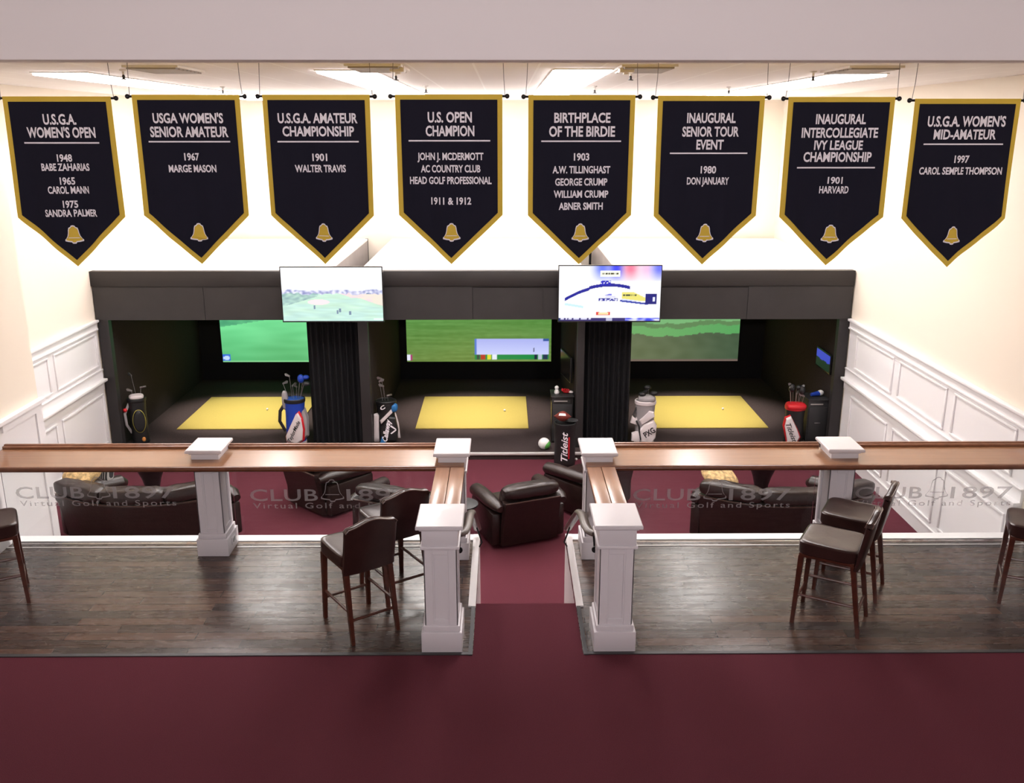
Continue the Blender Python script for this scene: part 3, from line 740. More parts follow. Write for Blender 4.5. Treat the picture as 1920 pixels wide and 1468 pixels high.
def make_sofa():
    t = thing('curved_sofa', 'sofa', 'sofa')
    RR = 1.7; A = 0.72
    def at(a, r, z): return Vector((r * math.sin(a), RR - r * math.cos(a), z))
    b = MB(); n = 18; rs = []
    for i in range(n + 1):
        a = -A + 2 * A * i / n
        rs.append([at(a, r, z) for r, z in ((RR - 0.14, 0.04), (RR - 0.04, 0.04), (RR + 0.0, 0.35), (RR + 0.06, 0.66), (RR + 0.045, 0.685), (RR - 0.08, 0.66), (RR - 0.16, 0.3))])
    b.rings(rs); shell = b.build('back_shell', M['leather'], t)
    b = MB(); b.tube([at(-A + 2 * A * i / n, RR + 0.057, 0.675) for i in range(n + 1)], 0.008, 8); b.build('piping', M['leather_piping'], shell)
    b = MB(); rs = []
    for i in range(n + 1):
        a = -A + 2 * A * i / n
        rs.append([at(a, r, z) for r, z in ((RR - 0.15, 0.04), (RR - 0.85, 0.04), (RR - 0.85, 0.3), (RR - 0.15, 0.3))])
    b.rings(rs); b.build('base', M['leather'], t)
    for i in range(3):
        a = (-1 + i) * A * 2 / 3
        def mt(r, z): return Matrix.Translation(at(a, r, z)) @ Matrix.Rotation(a, 4, 'Z')
        hw = RR * A * 0.66 / 2
        b = MB(); b.pillow((0, 0, 0), hw * 1.03, 0.12, 0.10, 0.45, 26, 12, mt(RR - 0.05, 0.785))
        for v in b.bm.verts: v.co.z += 0.016 * noise.noise(v.co * 9)
        b.build('head_roll', M['leather'], t)
        b = MB(); b.pillow((0, 0, 0), hw * 0.88, 0.11, 0.24, 0.42, 26, 12, mt(RR - 0.22, 0.58)); b.build('back_cushion', M['leather'], t)
        b = MB(); b.pillow((0, 0, 0), hw * 0.72, 0.32, 0.10, 0.4, 26, 10, mt(RR - 0.55, 0.37)); b.build('seat_cushion', M['leather'], t)
    for s in (-1, 1):
        a = s * (A + 0.05)
        Mx = Matrix.Translation(at(a, RR, 0)) @ Matrix.Rotation(a, 4, 'Z')
        b = MB(); b.box(-0.075, 0.075, 0.02, 0.9, 0.04, 0.5, 0.03, 2, Mx); arm = b.build('arm', M['leather'], t)
        b = MB(); b.tube([Mx @ Vector(p) for p in ((0, -0.02, 0.57), (0, 0.1, 0.59), (0, 0.5, 0.58), (0, 0.85, 0.56), (0, 0.92, 0.53))], [0.06, 0.11, 0.13, 0.12, 0.06], 16, 0.85, up=(0, 0, 1)); b.build('arm_pad', M['leather'], arm)
    return t
so = make_sofa(); so.location = (-4.78, 10.97, FL); tag(so, 'curved brown leather sofa seen from behind, at the left wall', 'sofa', 'curved leather sofas')
so2 = copy_tree(so); so2.location = (3.71, 10.87, FL); so2['label'] = 'curved brown leather sofa seen from behind, at the right wall'

def cushion(name, x, y, z, rot, m, label, s=(0.24, 0.09, 0.22)):
    b = MB(); b.pillow((0, 0, 0), s[0], s[1], s[2], 0.62, 24, 14)
    for v in b.bm.verts: v.co.y *= 1 + 0.25 * math.cos(v.co.x * 5)
    o = b.build(name, m, loc=(x, y, z)); o.rotation_euler = rot; return tag(o, label, 'cushion')
cushion('throw_pillow', -5.70, 11.66, -0.16, (R(-58), R(14), R(-28)), M['leopard'], 'gold patterned throw pillow lying on the arm of the left sofa', (0.21, 0.09, 0.23))
cushion('throw_pillow', -5.58, 12.02, -0.25, (R(-22), R(-10), R(-25)), M['stripe'], 'black and grey striped throw pillow on the left sofa', (0.17, 0.07, 0.24))
cushion('throw_pillow', 2.88, 11.50, -0.17, (R(-62), R(10), R(28)), M['leopard'], 'gold patterned throw pillow lying on the arm of the right sofa', (0.24, 0.085, 0.22))

def cocktail(x, y, label):
    t = thing('pedestal_table', label, 'table', (x, y, FL), 0, 'black pedestal tables')
    b = MB(); b.lathe([(0.29, 0.53), (0.3, 0.535), (0.3, 0.56), (0.29, 0.565)], 32); b.build('tabletop', M['gloss_black'], t)
    b = MB(); b.lathe([(0.09, 0.03), (0.1, 0.12), (0.14, 0.28), (0.22, 0.48), (0.24, 0.53)], 28); b.build('pedestal', M['plastic'], t)
    b = MB(); b.lathe([(0.2, 0.0), (0.2, 0.015), (0.1, 0.035)], 28); b.build('base', M['plastic'], t)
cocktail(-5.3, 12.95, 'black flared pedestal table in front of the left sofa')
cocktail(3.88, 12.95, 'black flared pedestal table in front of the right sofa')
t = thing('side_table', 'small round black table between the left recliners and the recliner by the steps', 'table', (-0.56, 11.22, FL))
b = MB(); b.lathe([(0.20, 0.55), (0.21, 0.555), (0.21, 0.575), (0.20, 0.58)], 32); b.build('tabletop', M['cab'], t)
b = MB(); b.lathe([(0.03, 0.02), (0.03, 0.55)], 14); b.build('stem', M['black_metal'], t)
b = MB(); b.lathe([(0.19, 0), (0.19, 0.012), (0.03, 0.025)], 28); b.build('base', M['black_metal'], t)

# ================================================================== SIMULATOR SCREENS, TELEVISIONS
def picture(name, wd, ht, nx, nz, fn, strength, parent, loc, rz=0.0):
    """flat glowing screen facing -Y whose picture is a colour per vertex"""
    me = bpy.data.meshes.new(name)
    vs = [(-wd / 2 + wd * i / nx, 0, ht * j / nz) for j in range(nz + 1) for i in range(nx + 1)]
    fs = [(j * (nx + 1) + i, j * (nx + 1) + i + 1, (j + 1) * (nx + 1) + i + 1, (j + 1) * (nx + 1) + i) for j in range(nz) for i in range(nx)]
    me.from_pydata(vs, [], fs)
    at = me.color_attributes.new('Col', 'FLOAT_COLOR', 'POINT')
    buf = []
    for j in range(nz + 1):
        for i in range(nx + 1): buf += [*lin(fn(i / nx, j / nz)), 1.0]
    at.data.foreach_set('color', buf)
    me.materials.append(screen_mat(name + '_glow', strength))
    o = bpy.data.objects.new(name, me); C.objects.link(o); o.parent = parent; o.location = loc; o.rotation_euler = (0, 0, rz)
    return o
def mixc(a, c, f): f = max(0, min(1, f)); return tuple(p + (q - p) * f for p, q in zip(a, c))
def nz_(x, y, s=0): return noise.noise(Vector((x, y, s)))
def pic_left(u, v):
    g = 10 * nz_(u * 5, v * 16, 1)
    c = mixc((92, 186, 118), (120, 226, 152), v * 2.2 + 0.3 * nz_(u * 3, v * 3))
    c = tuple(k + g for k in c)
    if v > 0.42 + 0.25 * u and u < 0.35: c = mixc(c, (70, 150, 112), 0.55 + 0.5 * nz_(u * 14, v * 14, 3))
    if u < 0.055 and v < 0.1: c = (60, 110, 220) if (u - 0.028) ** 2 + (v - 0.05) ** 2 > 0.0006 else (200, 225, 255)
    if v < 0.012: c = (140, 215, 150)
    return c
def pic_mid(u, v):
    c = mixc((112, 140, 70), (92, 145, 70), v * 2); c = tuple(k + 16 * nz_(u * 2, v * 40, 2) + 8 * nz_(u * 20, v * 60, 5) for k in c)
    if u < 0.04 and 0.01 < v < 0.09: c = (235, 235, 255) if u < 0.026 else (170, 60, 110)
    if 0.472 < u < 0.985 and 0.02 < v < 0.275:
        if v > 0.085:
            c = mixc((205, 212, 255), (178, 185, 245), (v - 0.09) * 6)
            if u < 0.482: c = (90, 125, 210)
            if u > 0.945 and v > 0.24: c = (60, 90, 160)
            if 0.875 < u < 0.881 and 0.11 < v < 0.17: c = (60, 60, 90)
        else:
            c = (30, 140, 70)
            for a, bb, cc in ((0.485, 0.505, (60, 75, 65)), (0.512, 0.545, (185, 60, 40)), (0.556, 0.582, (225, 225, 60)), (0.592, 0.622, (235, 240, 250)), (0.88, 0.905, (30, 40, 60)), (0.912, 0.94, (190, 200, 215)), (0.945, 0.98, (40, 55, 80))):
                if a < u < bb: c = cc
    return c
def pic_right(u, v):
    e = 0.34 + 0.03 * nz_(u * 7, 0, 2) + 0.015 * nz_(u * 30, 0, 4) - 0.05 * math.exp(-((u - 0.5) / 0.16) ** 2)
    c = mixc((108, 118, 86), (72, 92, 68), u); c = tuple(k + 8 * nz_(u * 12, v * 12, 2) for k in c)
    if v > e: c = mixc((118, 176, 108), (92, 166, 96), u)
    if v > e + 0.1 + 0.02 * nz_(u * 9, v * 4): c = (98, 136, 88)
    if v > e + 0.15: c = (122, 182, 120)
    if v < 0.03: c = (112, 96, 88)
    return c
def impact(xc, wd, fn, label, s):
    t = thing('impact_screen', label, 'projection screen', (xc, 19.17, -0.49), 0, 'golf simulator screens')
    b = MB(); h = 1.82; e = 0.03
    b.box(-wd / 2 - e, wd / 2 + e, 0.01, 0.05, -e, h + e, 0.004); b.build('frame', M['black_fabric'], t)
    picture('screen_surface', wd, h, 150, 100, fn, s, t, (0, 0, 0))
impact(-4.56, 2.95, pic_left, 'glowing green golf simulator screen in the left booth', 1.0)
impact(-0.545, 3.09, pic_mid, 'golf simulator screen with pale blue inset in the middle booth', 1.0)
impact(3.52, 3.0, pic_right, 'dull green golf simulator screen in the right booth', 1.0)

def pic_tv1(u, v):
    sky = (250, 253, 255); hz = 0.56 + 0.03 * nz_(u * 6, 0, 3)
    if v > hz + 0.02: 
        return sky
    if v > hz - 0.05 + 0.04 * nz_(u * 22, v * 9, 7): return mixc((236, 236, 250), (140, 145, 195), 0.35 + 1.1 * nz_(u * 30, v * 20, 1))
    c = mixc((196, 232, 222), (204, 238, 216), v * 2 + nz_(u * 5, v * 12, 2)); c = tuple(k + 14 * nz_(u * 7 + v * 6, v * 26, 5) for k in c)
    if u < 0.36 and v > 0.27 + 0.55 * u and v < hz: c = mixc(c, (130, 165, 170), 0.5 + 0.6 * nz_(u * 20, v * 20, 8))
    if v > 0.36 + 0.08 * math.cos(u * 9) + max(0, 0.68 - u) * 1.1: c = mixc((248, 218, 226), (240, 230, 214), (u - 0.5) * 1.6 + 1.2 * nz_(u * 9, v * 20))
    if ((u - 0.36) / 0.11) ** 2 + ((v - 0.355) / 0.05) ** 2 < 1: c = (255, 232, 235)
    if ((u - 0.86) / 0.045) ** 2 + ((v - 0.56) / 0.06) ** 2 < 1: c = (110, 140, 170)
    for a, bb in ((0.315, 0.26), (0.57, 0.2), (0.545, 0.17), (0.67, 0.15)):
        if abs(u - a) < 0.009 and abs(v - bb) < 0.035: c = (120, 140, 165)
    if u > 0.9 and 0.02 < v < 0.05: c = (245, 250, 255)
    return c
def pic_tv2(u, v):
    c = (252, 252, 255)
    if v > 0.72:
        for uu, cc in ((0.42, (110, 130, 250)), (0.56, (60, 70, 250)), (0.7, (255, 130, 160)), (0.85, (255, 205, 235)), (0.98, (110, 120, 255))):
            f = math.exp(-((u - uu) / 0.075) ** 2) * min(1, (v - 0.70) * 4.5); c = mixc(c, cc, f)
    if 0.4 < u < 0.6 and 0.8 < v < 0.92:
        c = (255, 255, 240)
        if 0.84 < v < 0.88 and 0.42 < u < 0.58 and nz_(u * 95, 3) > -0.12: c = (60, 60, 30)
    arch = 0.655 - 1.25 * (u - 0.5) ** 2 - (0.02 if u < 0.3 else 0)
    if 0.06 < u < 0.70 and abs(v - arch) < 0.028: c = (10, 20, 150)
    if 0.41 < u < 0.51 and arch < v < arch + 0.085 and nz_(u * 60, v * 40) > -0.25: c = (20, 25, 190)
    if 0.62 < u < 0.86 and 0.36 < v < 0.53 and v < 0.56 - 0.9 * max(0, u - 0.7):
        c = (240, 230, 120)
        if v < 0.41 - 0.25 * (u - 0.62): c = (225, 232, 255)
        if 0.63 < u < 0.77 and 0.45 < v < 0.49 and nz_(u * 80, 9) > -0.05: c = (60, 70, 60)
    if 0.60 < u < 0.88 and abs(v - (0.37 - 0.22 * (u - 0.6))) < 0.016: c = (40, 60, 170)
    if 0.39 < u < 0.58 and 0.36 < v < 0.42: c = (25, 30, 150) if nz_(u * 40, v * 30, 4) > -0.1 else (225, 225, 250)
    if 0.46 < u < 0.56 and 0.42 < v < 0.46: c = (225, 225, 250)
    if 0.40 < u < 0.52 and 0.46 < v < 0.5 and v < 0.44 + 0.6 * (u - 0.4): c = (120, 120, 230)
    if 0.85 < u < 0.965 and 0.3 < v < 0.5: c = (12, 18, 120) if not (0.925 < u < 0.945 and 0.35 < v < 0.44) else (235, 238, 255)
    if 0.06 < u < 0.24 and abs(v - (0.31 - 0.3 * (u - 0.06))) < 0.02: c = (205, 240, 250)
    if 0.37 < u < 0.51 and 0.105 < v < 0.165:
        c = (255, 225, 170) if 0.39 < u < 0.49 and abs(v - 0.135) < 0.018 else (225, 70, 60)
        if 0.40 < u < 0.48 and v > 0.155: c = (252, 252, 255)
    if v < 0.055:
        c = (48, 40, 110)
        if u < 0.02: c = (10, 40, 100)
        elif u < 0.32: c = (220, 220, 245) if v > 0.02 and nz_(u * 40, 2) > -0.1 else c
        elif 0.47 < u < 0.53: c = (190, 190, 220)
        elif u > 0.66: c = mixc((60, 70, 230), (235, 238, 255), 0.5 + 1.4 * nz_(u * 14, v * 40, 6))
    return c
def tv(xc, zc, wd, ht, fn, label, strength):
    t = thing('television', label, 'television', (xc, 14.45, zc), 0, 'wall televisions')
    h2, w2 = ht / 2, wd / 2
    b = MB(); b.box(-w2, w2, 0.004, 0.05, -h2, h2, 0.006); b.build('casing', M['plastic'], t)
    b = MB(); e = 0.014
    b.box(-w2, w2, -0.006, 0.006, -h2, -h2 + e * 1.4); b.box(-w2, w2, -0.006, 0.006, h2 - e, h2)
    b.box(-w2, -w2 + e, -0.006, 0.006, -h2 + e * 1.4, h2 - e); b.box(w2 - e, w2, -0.006, 0.006, -h2 + e * 1.4, h2 - e); b.build('bezel', M['gloss_black'], t)
    picture('screen', wd - 2 * e, ht - 2.4 * e, 180, 100, fn, strength, t, (0, 0.001, -h2 + 1.4 * e))
    b = MB(); b.box(-0.3, 0.3, 0.05, 0.075, -0.2, 0.2); b.box(-0.06, 0.06, 0.075, 0.24, -0.12, 0.12); b.box(-0.25, 0.25, 0.24, 0.268, -0.18, 0.18); b.build('wall_mount', M['black_metal'], t)
tv(-2.73, 1.788, 1.62, 0.89, pic_tv1, 'wide television showing a pale golf fairway', 1.1)
tv(1.675, 1.795, 1.645, 0.915, pic_tv2, 'wide television showing a blue and yellow advert', 1.05)

# small monitors on the booth walls
def pic_mon(u, v):
    return (70, 85, 215) if v > 0.5 + 0.08 * nz_(u * 4, 1) else (25, 55, 35)
t = thing('wall_monitor', 'small wall monitor with blue and green picture in the right booth', 'monitor', (XR - 0.112, 15.42, 0.31), R(-90))
b = MB(); b.box(-0.36, 0.36, -0.045, -0.015, -0.02, 0.32, 0.006); b.build('casing', M['plastic'], t)
picture('screen', 0.68, 0.29, 40, 20, pic_mon, 0.75, t, (0, -0.047, 0.003))
b = MB(); b.box(-0.08, 0.08, -0.016, -0.001, 0.06, 0.24); b.build('wall_mount', M['black_metal'], t)
t = thing('wall_monitor', 'dark monitor seen almost edge on beside the middle screen', 'monitor', (1.198, 15.55, 0.12), R(-80))
b = MB(); b.box(-0.36, 0.36, -0.14, -0.1, 0, 0.45, 0.006); b.build('casing', M['plastic'], t)
b = MB(); b.box(-0.345, 0.345, -0.143, -0.139, 0.015, 0.435); b.build('screen', M['gloss_black'], t)
b = MB(); b.box(-0.08, 0.08, -0.101, -0.02, 0.12, 0.32); b.build('wall_mount', M['black_metal'], t)

# curtains between the booths
def curtain(x0, x1, label):
    b = MB(); n = 110; rs = []
    for i in range(n + 1):
        u = i / n; x = x0 + (x1 - x0) * u
        y = 14.96 + 0.035 * math.sin(u * 2 * PI * 9) + 0.012 * math.sin(u * 2 * PI * 4 + 1)
        rs.append([Vector((x, y, z)) for z in (BF + 0.02, -0.2, 0.6, 1.4)] + [Vector((x, y + 0.008, z)) for z in (1.4, 0.6, -0.2, BF + 0.02)])
    b.rings(rs); tag(b.build('curtain', M['black_fabric'], smooth=60), label, 'curtain', 'black pleated curtains')
curtain(-3.28, -2.42, 'black pleated curtain between the left and middle booths')
curtain(1.34, 2.12, 'black pleated curtain between the middle and right booths')

# hitting mats with balls, lit by a spot in each booth ceiling
for xa, xb, lb, bx_, by_ in ((-5.90, -3.75, 'left', -4.55, 16.88), (-1.61, 0.43, 'middle', 0.0, 16.77), (2.7, 4.77, 'right', 4.19, 16.84)):
    b = MB(); b.box(xa, xb, 15.75, 17.8, BF, BF + 0.02, 0.006); tag(b.build('hitting_mat', M['mat']), 'yellow green turf hitting mat in the %s booth' % lb, 'mat', 'hitting mats')
    b = MB(); b.ball((bx_, by_, BF + 0.02 + 0.0215), 0.0215, 14, 8); tag(b.build('golf_ball', M['ball']), 'white golf ball on the %s hitting mat' % lb, 'golf ball', 'balls on the mats')
    xc = (xa + xb) / 2
    t = thing('booth_spotlight', 'ceiling spot inside the %s booth, aimed at its hitting mat' % lb, 'spotlight', (xc, 16.75, 2.08), 0, 'booth spotlights')
    b = MB(); b.lathe([(0.07, 0), (0.07, -0.1), (0.06, -0.1), (0.055, -0.05), (0.0, -0.05)], 20); b.build('can', M['black_metal'], t)
    L = bpy.data.lights.new('spot', 'SPOT'); L.energy = SPOT; L.color = (1, 0.9, 0.8); L.spot_size = R(64); L.spot_blend = 0.6; L.shadow_soft_size = 0.08
    lo = bpy.data.objects.new('bulb', L); C.objects.link(lo); lo.parent = t; lo.location = (0, 0, -0.12); lo.scale = (1.15, 0.9, 1)

# ================================================================== GOLF BAGS
def club(mb_shaft, mb_head, p0, p1, kind, rz=0.0):
    mb_shaft.tube([p0, p1], 0.0045, 6)
    T = Matrix.Translation(p1) @ Matrix.Rotation(rz, 4, 'Z')
    if kind == 'iron': mb_head.prism([(-0.01, -0.012), (0.075, 0.0), (0.085, 0.035), (0.06, 0.045), (-0.01, 0.01)], -0.008, 0.008, 'Y', T)
    elif kind == 'wood': mb_head.ball(T @ Vector((0.045, 0, 0.015)), 0.055, 14, 10, 1.15, 1.0, 0.7)
    elif kind == 'cover': mb_head.ball(T @ Vector((0.02, 0, 0.03)), 0.06, 14, 10, 0.95, 0.95, 1.25)
    else: mb_head.box(-0.02, 0.09, -0.014, 0.014, -0.012, 0.016, 0.004, 2, T)
def bag_body(t, m_body, m_trim, h=0.86, r=0.145, base=None):
    b = MB(); b.lathe([(r * 0.92, 0.03), (r, 0.08), (r * 0.98, h * 0.4), (r * 0.95, h * 0.7), (r * 1.02, h - 0.08), (r * 1.04, h)], 26, sy=0.88); b.build('body', m_body, t)
    b = MB(); b.lathe([(r * 0.9, 0), (r * 1.02, 0.01), (r * 1.02, 0.045), (r * 0.93, 0.05)], 26, sy=0.88); b.build('base', base or m_trim, t)
    b = MB(); b.lathe([(r * 1.04, h - 0.06), (r * 1.1, h - 0.05), (r * 1.12, h), (r * 1.06, h + 0.012), (r * 0.98, h), (r * 0.95, h - 0.05)], 26, sy=0.88); b.build('collar', m_trim, t)
def strap(t, pts, m, wd=0.022): b = MB(); b.tube(pts, wd, 10, 0.35, up=(0, -1, 0)); b.build('strap', m, t)
def clubs(t, spec, m_head, h):
    bs, bh = MB(), MB()
    for p0, p1, kind, rz in spec: club(bs, bh, (p0[0], p0[1], h - 0.2), p1, kind, R(rz))
    bs.build('shaft', M['steel'], t); bh.build('club_head', m_head, t)
def words(t, s, m, cx, cz, wd, cap, ang, y, shear=0.25, bold=0.02):
    ca, sa = math.cos(R(ang)), math.sin(R(ang)); b = MB()
    lettering(b, s, 0, 0, wd, cap, lambda a, c: Vector((cx + a * ca - c * sa, y, cz + a * sa + c * ca)), shear=shear, bold=bold)
    b.build('lettering', m, t, smooth=0)

# black bag with yellow piping, left booth
t = thing('golf_bag', 'black golf bag with yellow piping at the far left booth wall', 'golf bag', (-6.27, 15.06, BF), R(25), 'golf bags')
bag_body(t, M['bagblack'], M['bagblack'], 0.8, 0.14)
b = MB(); ol = [(0.10 * math.cos(a), 0.42 + 0.2 * math.sin(a)) for a in [2 * PI * i / 24 for i in range(24)]]; b.pad(ol, -0.11, 0.05); p = b.build('pocket', M['bagblack'], t)
b = MB(); b.tube([(a * 1.0, -0.118, c) for a, c in ol] + [(ol[0][0], -0.118, ol[0][1])], 0.007, 6); b.build('piping', M['yellow'], p)
b = MB(); b.pillow((0.0, -0.02, 0.83), 0.12, 0.1, 0.045, 0.7); b.build('towel', M['bagwhite'], t)
b = MB(); b.ball((0.04, -0.15, 0.1), 0.032, 12, 8, 1, 0.5, 1.3); b.build('tag', M['orange'], t)
b = MB(); b.ball((-0.2, -0.05, 0.62), 0.035, 12, 8); b.build('ball_holder', M['red'], t)
strap(t, [(-0.13, -0.02, 0.72), (-0.21, -0.05, 0.56), (-0.2, -0.05, 0.36), (-0.13, -0.02, 0.2)], M['baggrey'])
clubs(t, [((0.03, 0), (-0.04, 0.0, 1.2), 'iron', 120), ((0.05, 0.03), (0.09, 0.02, 0.97), 'putter', 20), ((-0.05, 0.02), (-0.06, 0.02, 0.93), 'iron', 160)], M['steel'], 0.8)

# blue and white bag
t = thing('golf_bag', 'blue and white golf bag with red piping beside the left curtain', 'golf bag', (-3.58, 15.02, BF), R(-8), 'golf bags')
bag_body(t, M['blue'], M['bagblack'], 0.80, 0.17, M['bagwhite'])
ol = [(-0.13, 0.06), (0.06, 0.02), (0.17, 0.10), (0.195, 0.30), (0.17, 0.5), (0.11, 0.6), (0.06, 0.56), (-0.04, 0.36), (-0.14, 0.16)]
b = MB(); b.pad([(0.02 + (a - 0.02) * 1.07, 0.3 + (c - 0.3) * 1.05) for a, c in ol], -0.10, 0.07); b.build('piping', M['red'], t)
b = MB(); b.pad(ol, -0.105, 0.085); b.build('pocket', M['bagwhite'], t)
words(t, 'TaylorMade', M['bagblack'], 0.03, 0.27, 0.42, 0.062, 62, -0.193)
b = MB(); b.pad([(0.17, 0.1), (0.24, 0.16), (0.25, 0.5), (0.2, 0.66), (0.15, 0.6)], -0.03, 0.09); b.build('side_pocket', M['baggrey'], t)
strap(t, [(-0.15, -0.03, 0.72), (-0.24, -0.06, 0.58), (-0.26, -0.06, 0.40), (-0.17, -0.05, 0.22)], M['bagblack'], 0.03)
b = MB(); b.pillow((-0.14, -0.06, 0.78), 0.05, 0.05, 0.17, 0.7); b.build('towel', M['baggrey'], t)
clubs(t, [((-0.05, 0), (-0.17, -0.02, 1.06), 'iron', 30), ((-0.03, 0.02), (-0.07, 0.03, 1.18), 'iron', 170), ((0, 0), (0.0, -0.03, 1.03), 'iron', 60), ((0.02, 0.05), (0.05, 0.02, 1.0), 'iron', 150)], M['steel'], 0.84)
bs, bh = MB(), MB(); club(bs, bh, (0.05, 0, 0.65), (0.12, 0.0, 1.12), 'cover', 0); club(bs, bh, (0.07, 0.02, 0.65), (0.17, 0.03, 1.15), 'wood', R(20)); bs.build('shaft', M['steel'], t); bh.build('head_cover', M['blue'], t)
bs, bh = MB(), MB(); club(bs, bh, (0.06, 0, 0.65), (0.2, -0.03, 1.06), 'wood', 0); bs.build('shaft', M['steel'], t); bh.build('driver_head', M['cab'], t)

# black, white and blue bag leaning right of the left curtain
t = thing('golf_bag', 'black and white golf bag with V emblem and blue head cover', 'golf bag', (-2.03, 15.08, BF), R(4), 'golf bags')
bag_body(t, M['bagblack'], M['bagblack'], 0.74, 0.16)
b = MB(); b.pad([(-0.23, 0.02), (-0.13, 0.02), (-0.12, 0.5), (-0.15, 0.54), (-0.21, 0.52)], -0.05, 0.08); b.build('side_pocket', M['bagwhite'], t)
b = MB(); b.pad([(-0.11, 0.42), (0.09, 0.62), (0.11, 0.56), (-0.09, 0.36)], -0.12, 0.04); b.build('front_strap', M['bagwhite'], t)
b = MB(); b.pad([(-0.1, 0.04), (0.17, 0.04), (0.2, 0.25), (0.16, 0.48), (0.05, 0.5), (-0.1, 0.3)], -0.10, 0.07); b.build('pocket', M['bagblack'], t)
words(t, 'Callaway', M['letter'], 0.0, 0.26, 0.4, 0.085, 78, -0.178, 0.3, 0.03)
b = MB(); fn = lambda a, c: Vector((a, -0.178, c))
b.add([fn(*q) for q in ((0.06, 0.33), (0.085, 0.35), (0.17, 0.28), (0.165, 0.265), (0.15, 0.27))] + [fn(*q) for q in ((0.165, 0.27), (0.17, 0.255), (0.085, 0.19), (0.065, 0.205), (0.145, 0.265))], [(0, 1, 2, 3, 4), (5, 6, 7, 8, 9)])
b.build('chevron_emblem', M['letter'], t, smooth=0)
b = MB(); b.pad([(-0.12, 0.03), (-0.02, 0.03), (-0.08, 0.16)], -0.14, 0.04); b.build('trim_panel', M['sky_blue'], t)
b = MB(); b.pillow((0.13, -0.06, 0.63), 0.07, 0.06, 0.08, 0.8); b.build('head_cover', M['sky_blue'], t)
b = MB(); b.pad([(0.19, 0.08), (0.23, 0.08), (0.21, 0.35), (0.16, 0.55), (0.145, 0.54)], -0.06, 0.03); b.build('strap', M['bagwhite'], t)
words(t, 'C', M['letter'], -0.05, 0.66, 0.09, 0.06, 30, -0.16, 0.1, 0.03)
clubs(t, [((-0.03, 0), (-0.10, 0.0, 1.08), 'iron', 10), ((0.0, 0.02), (-0.06, 0.02, 1.12), 'iron', 200), ((0.0, 0), (-0.03, -0.02, 1.0), 'iron', 180), ((0.05, 0), (0.03, -0.02, 0.83), 'putter', 40)], M['steel'], 0.74)

# white and grey bag left side of the right booth
t = thing('golf_bag', 'white and grey golf bag with dark head covers beside the right curtain', 'golf bag', (2.40, 14.98, BF), R(-6), 'golf bags')
bag_body(t, M['baggrey'], M['bagwhite'], 0.76, 0.165, M['bagwhite'])
b = MB(); b.pad([(-0.05, 0.06), (0.12, 0.04), (0.19, 0.14), (0.2, 0.36), (0.14, 0.46), (-0.02, 0.38), (-0.09, 0.28)], -0.11, 0.08); b.build('pocket', M['bagwhite'], t)
b = MB(); b.pad([(-0.10, 0.44), (-0.06, 0.36), (0.16, 0.52), (0.14, 0.6), (0.06, 0.62)], -0.12, 0.05); b.build('upper_pocket', M['bagwhite'], t)
b = MB(); b.pad([(-0.22, 0.06), (-0.08, 0.04), (-0.06, 0.18), (-0.11, 0.24), (-0.22, 0.2)], -0.06, 0.09); b.build('side_pocket', M['bagwhite'], t)
b = MB(); b.pad([(-0.25, 0.38), (-0.12, 0.34), (-0.13, 0.46), (-0.22, 0.5)], -0.05, 0.07); b.build('towel', M['bagwhite'], t)
words(t, 'PXG', M['bagblack'], 0.075, 0.25, 0.2, 0.095, 35, -0.197, 0.0, 0.03)
strap(t, [(-0.14, -0.05, 0.66), (-0.2, -0.07, 0.52), (-0.1, -0.16, 0.34), (-0.06, -0.14, 0.1)], M['bagblack'], 0.016)
b = MB(); b.pillow((0.02, -0.03, 0.8), 0.15, 0.12, 0.06, 0.7); b.build('towel', M['baggrey'], t)
bs, bh = MB(), MB()
for p1, rz in (((-0.06, 0, 0.9), 10), ((0.02, 0.03, 0.92), 60), ((0.09, -0.02, 0.88), 0), ((0.05, 0.05, 0.95), 120), ((0.13, 0.02, 0.86), 20), ((-0.02, -0.04, 0.87), 200)): club(bs, bh, (p1[0] * 0.5, p1[1], 0.6), p1, 'wood' if rz % 40 == 0 else 'iron', R(rz))
bs.build('shaft', M['steel'], t); bh.build('head_cover', M['bagblack'], t)

# red, white and black bag by the right cabinet
t = thing('golf_bag', 'black golf bag with red collar and white pocket beside the right cabinet', 'golf bag', (4.97, 14.98, BF), R(-4), 'golf bags')
bag_body(t, M['bagblack'], M['red'], 0.66, 0.16, M['bagblack'])
ol = [(-0.12, 0.01), (0.02, 0.0), (0.085, 0.14), (0.02, 0.3), (-0.1, 0.52), (-0.18, 0.48), (-0.2, 0.34)]
b = MB(); b.pad([(-0.07 + (a + 0.07) * 1.14, 0.26 + (c - 0.26) * 1.04) for a, c in ol], -0.10, 0.06); b.build('piping', M['red'], t)
b = MB(); b.pad(ol, -0.105, 0.08); b.build('pocket', M['bagwhite'], t)
words(t, 'Titleist', M['bagblack'], -0.075, 0.23, 0.36, 0.08, -66, -0.188, 0.35, 0.012)
b = MB(); b.pillow((0.0, -0.02, 0.665), 0.17, 0.145, 0.055, 0.6); b.build('collar_cuff', M['red'], t)
clubs(t, [((-0.06, 0), (-0.12, 0.0, 0.98), 'iron', 20), ((-0.03, 0.02), (-0.06, 0.04, 1.0), 'iron', 160), ((0.0, 0), (0.0, -0.02, 0.88), 'iron', 60), ((0.04, 0.03), (0.05, 0.03, 0.98), 'iron', 10), ((0.06, 0), (0.12, -0.03, 0.84), 'iron', 150)], M['steel'], 0.66)
bs, bh = MB(), MB()
for p1, k in (((-0.10, 0.03, 0.93), 'cover'), ((0.0, 0.04, 0.96), 'wood'), ((0.07, 0.0, 0.9), 'cover')): club(bs, bh, (p1[0] * 0.5, p1[1], 0.5), p1, k, 0)
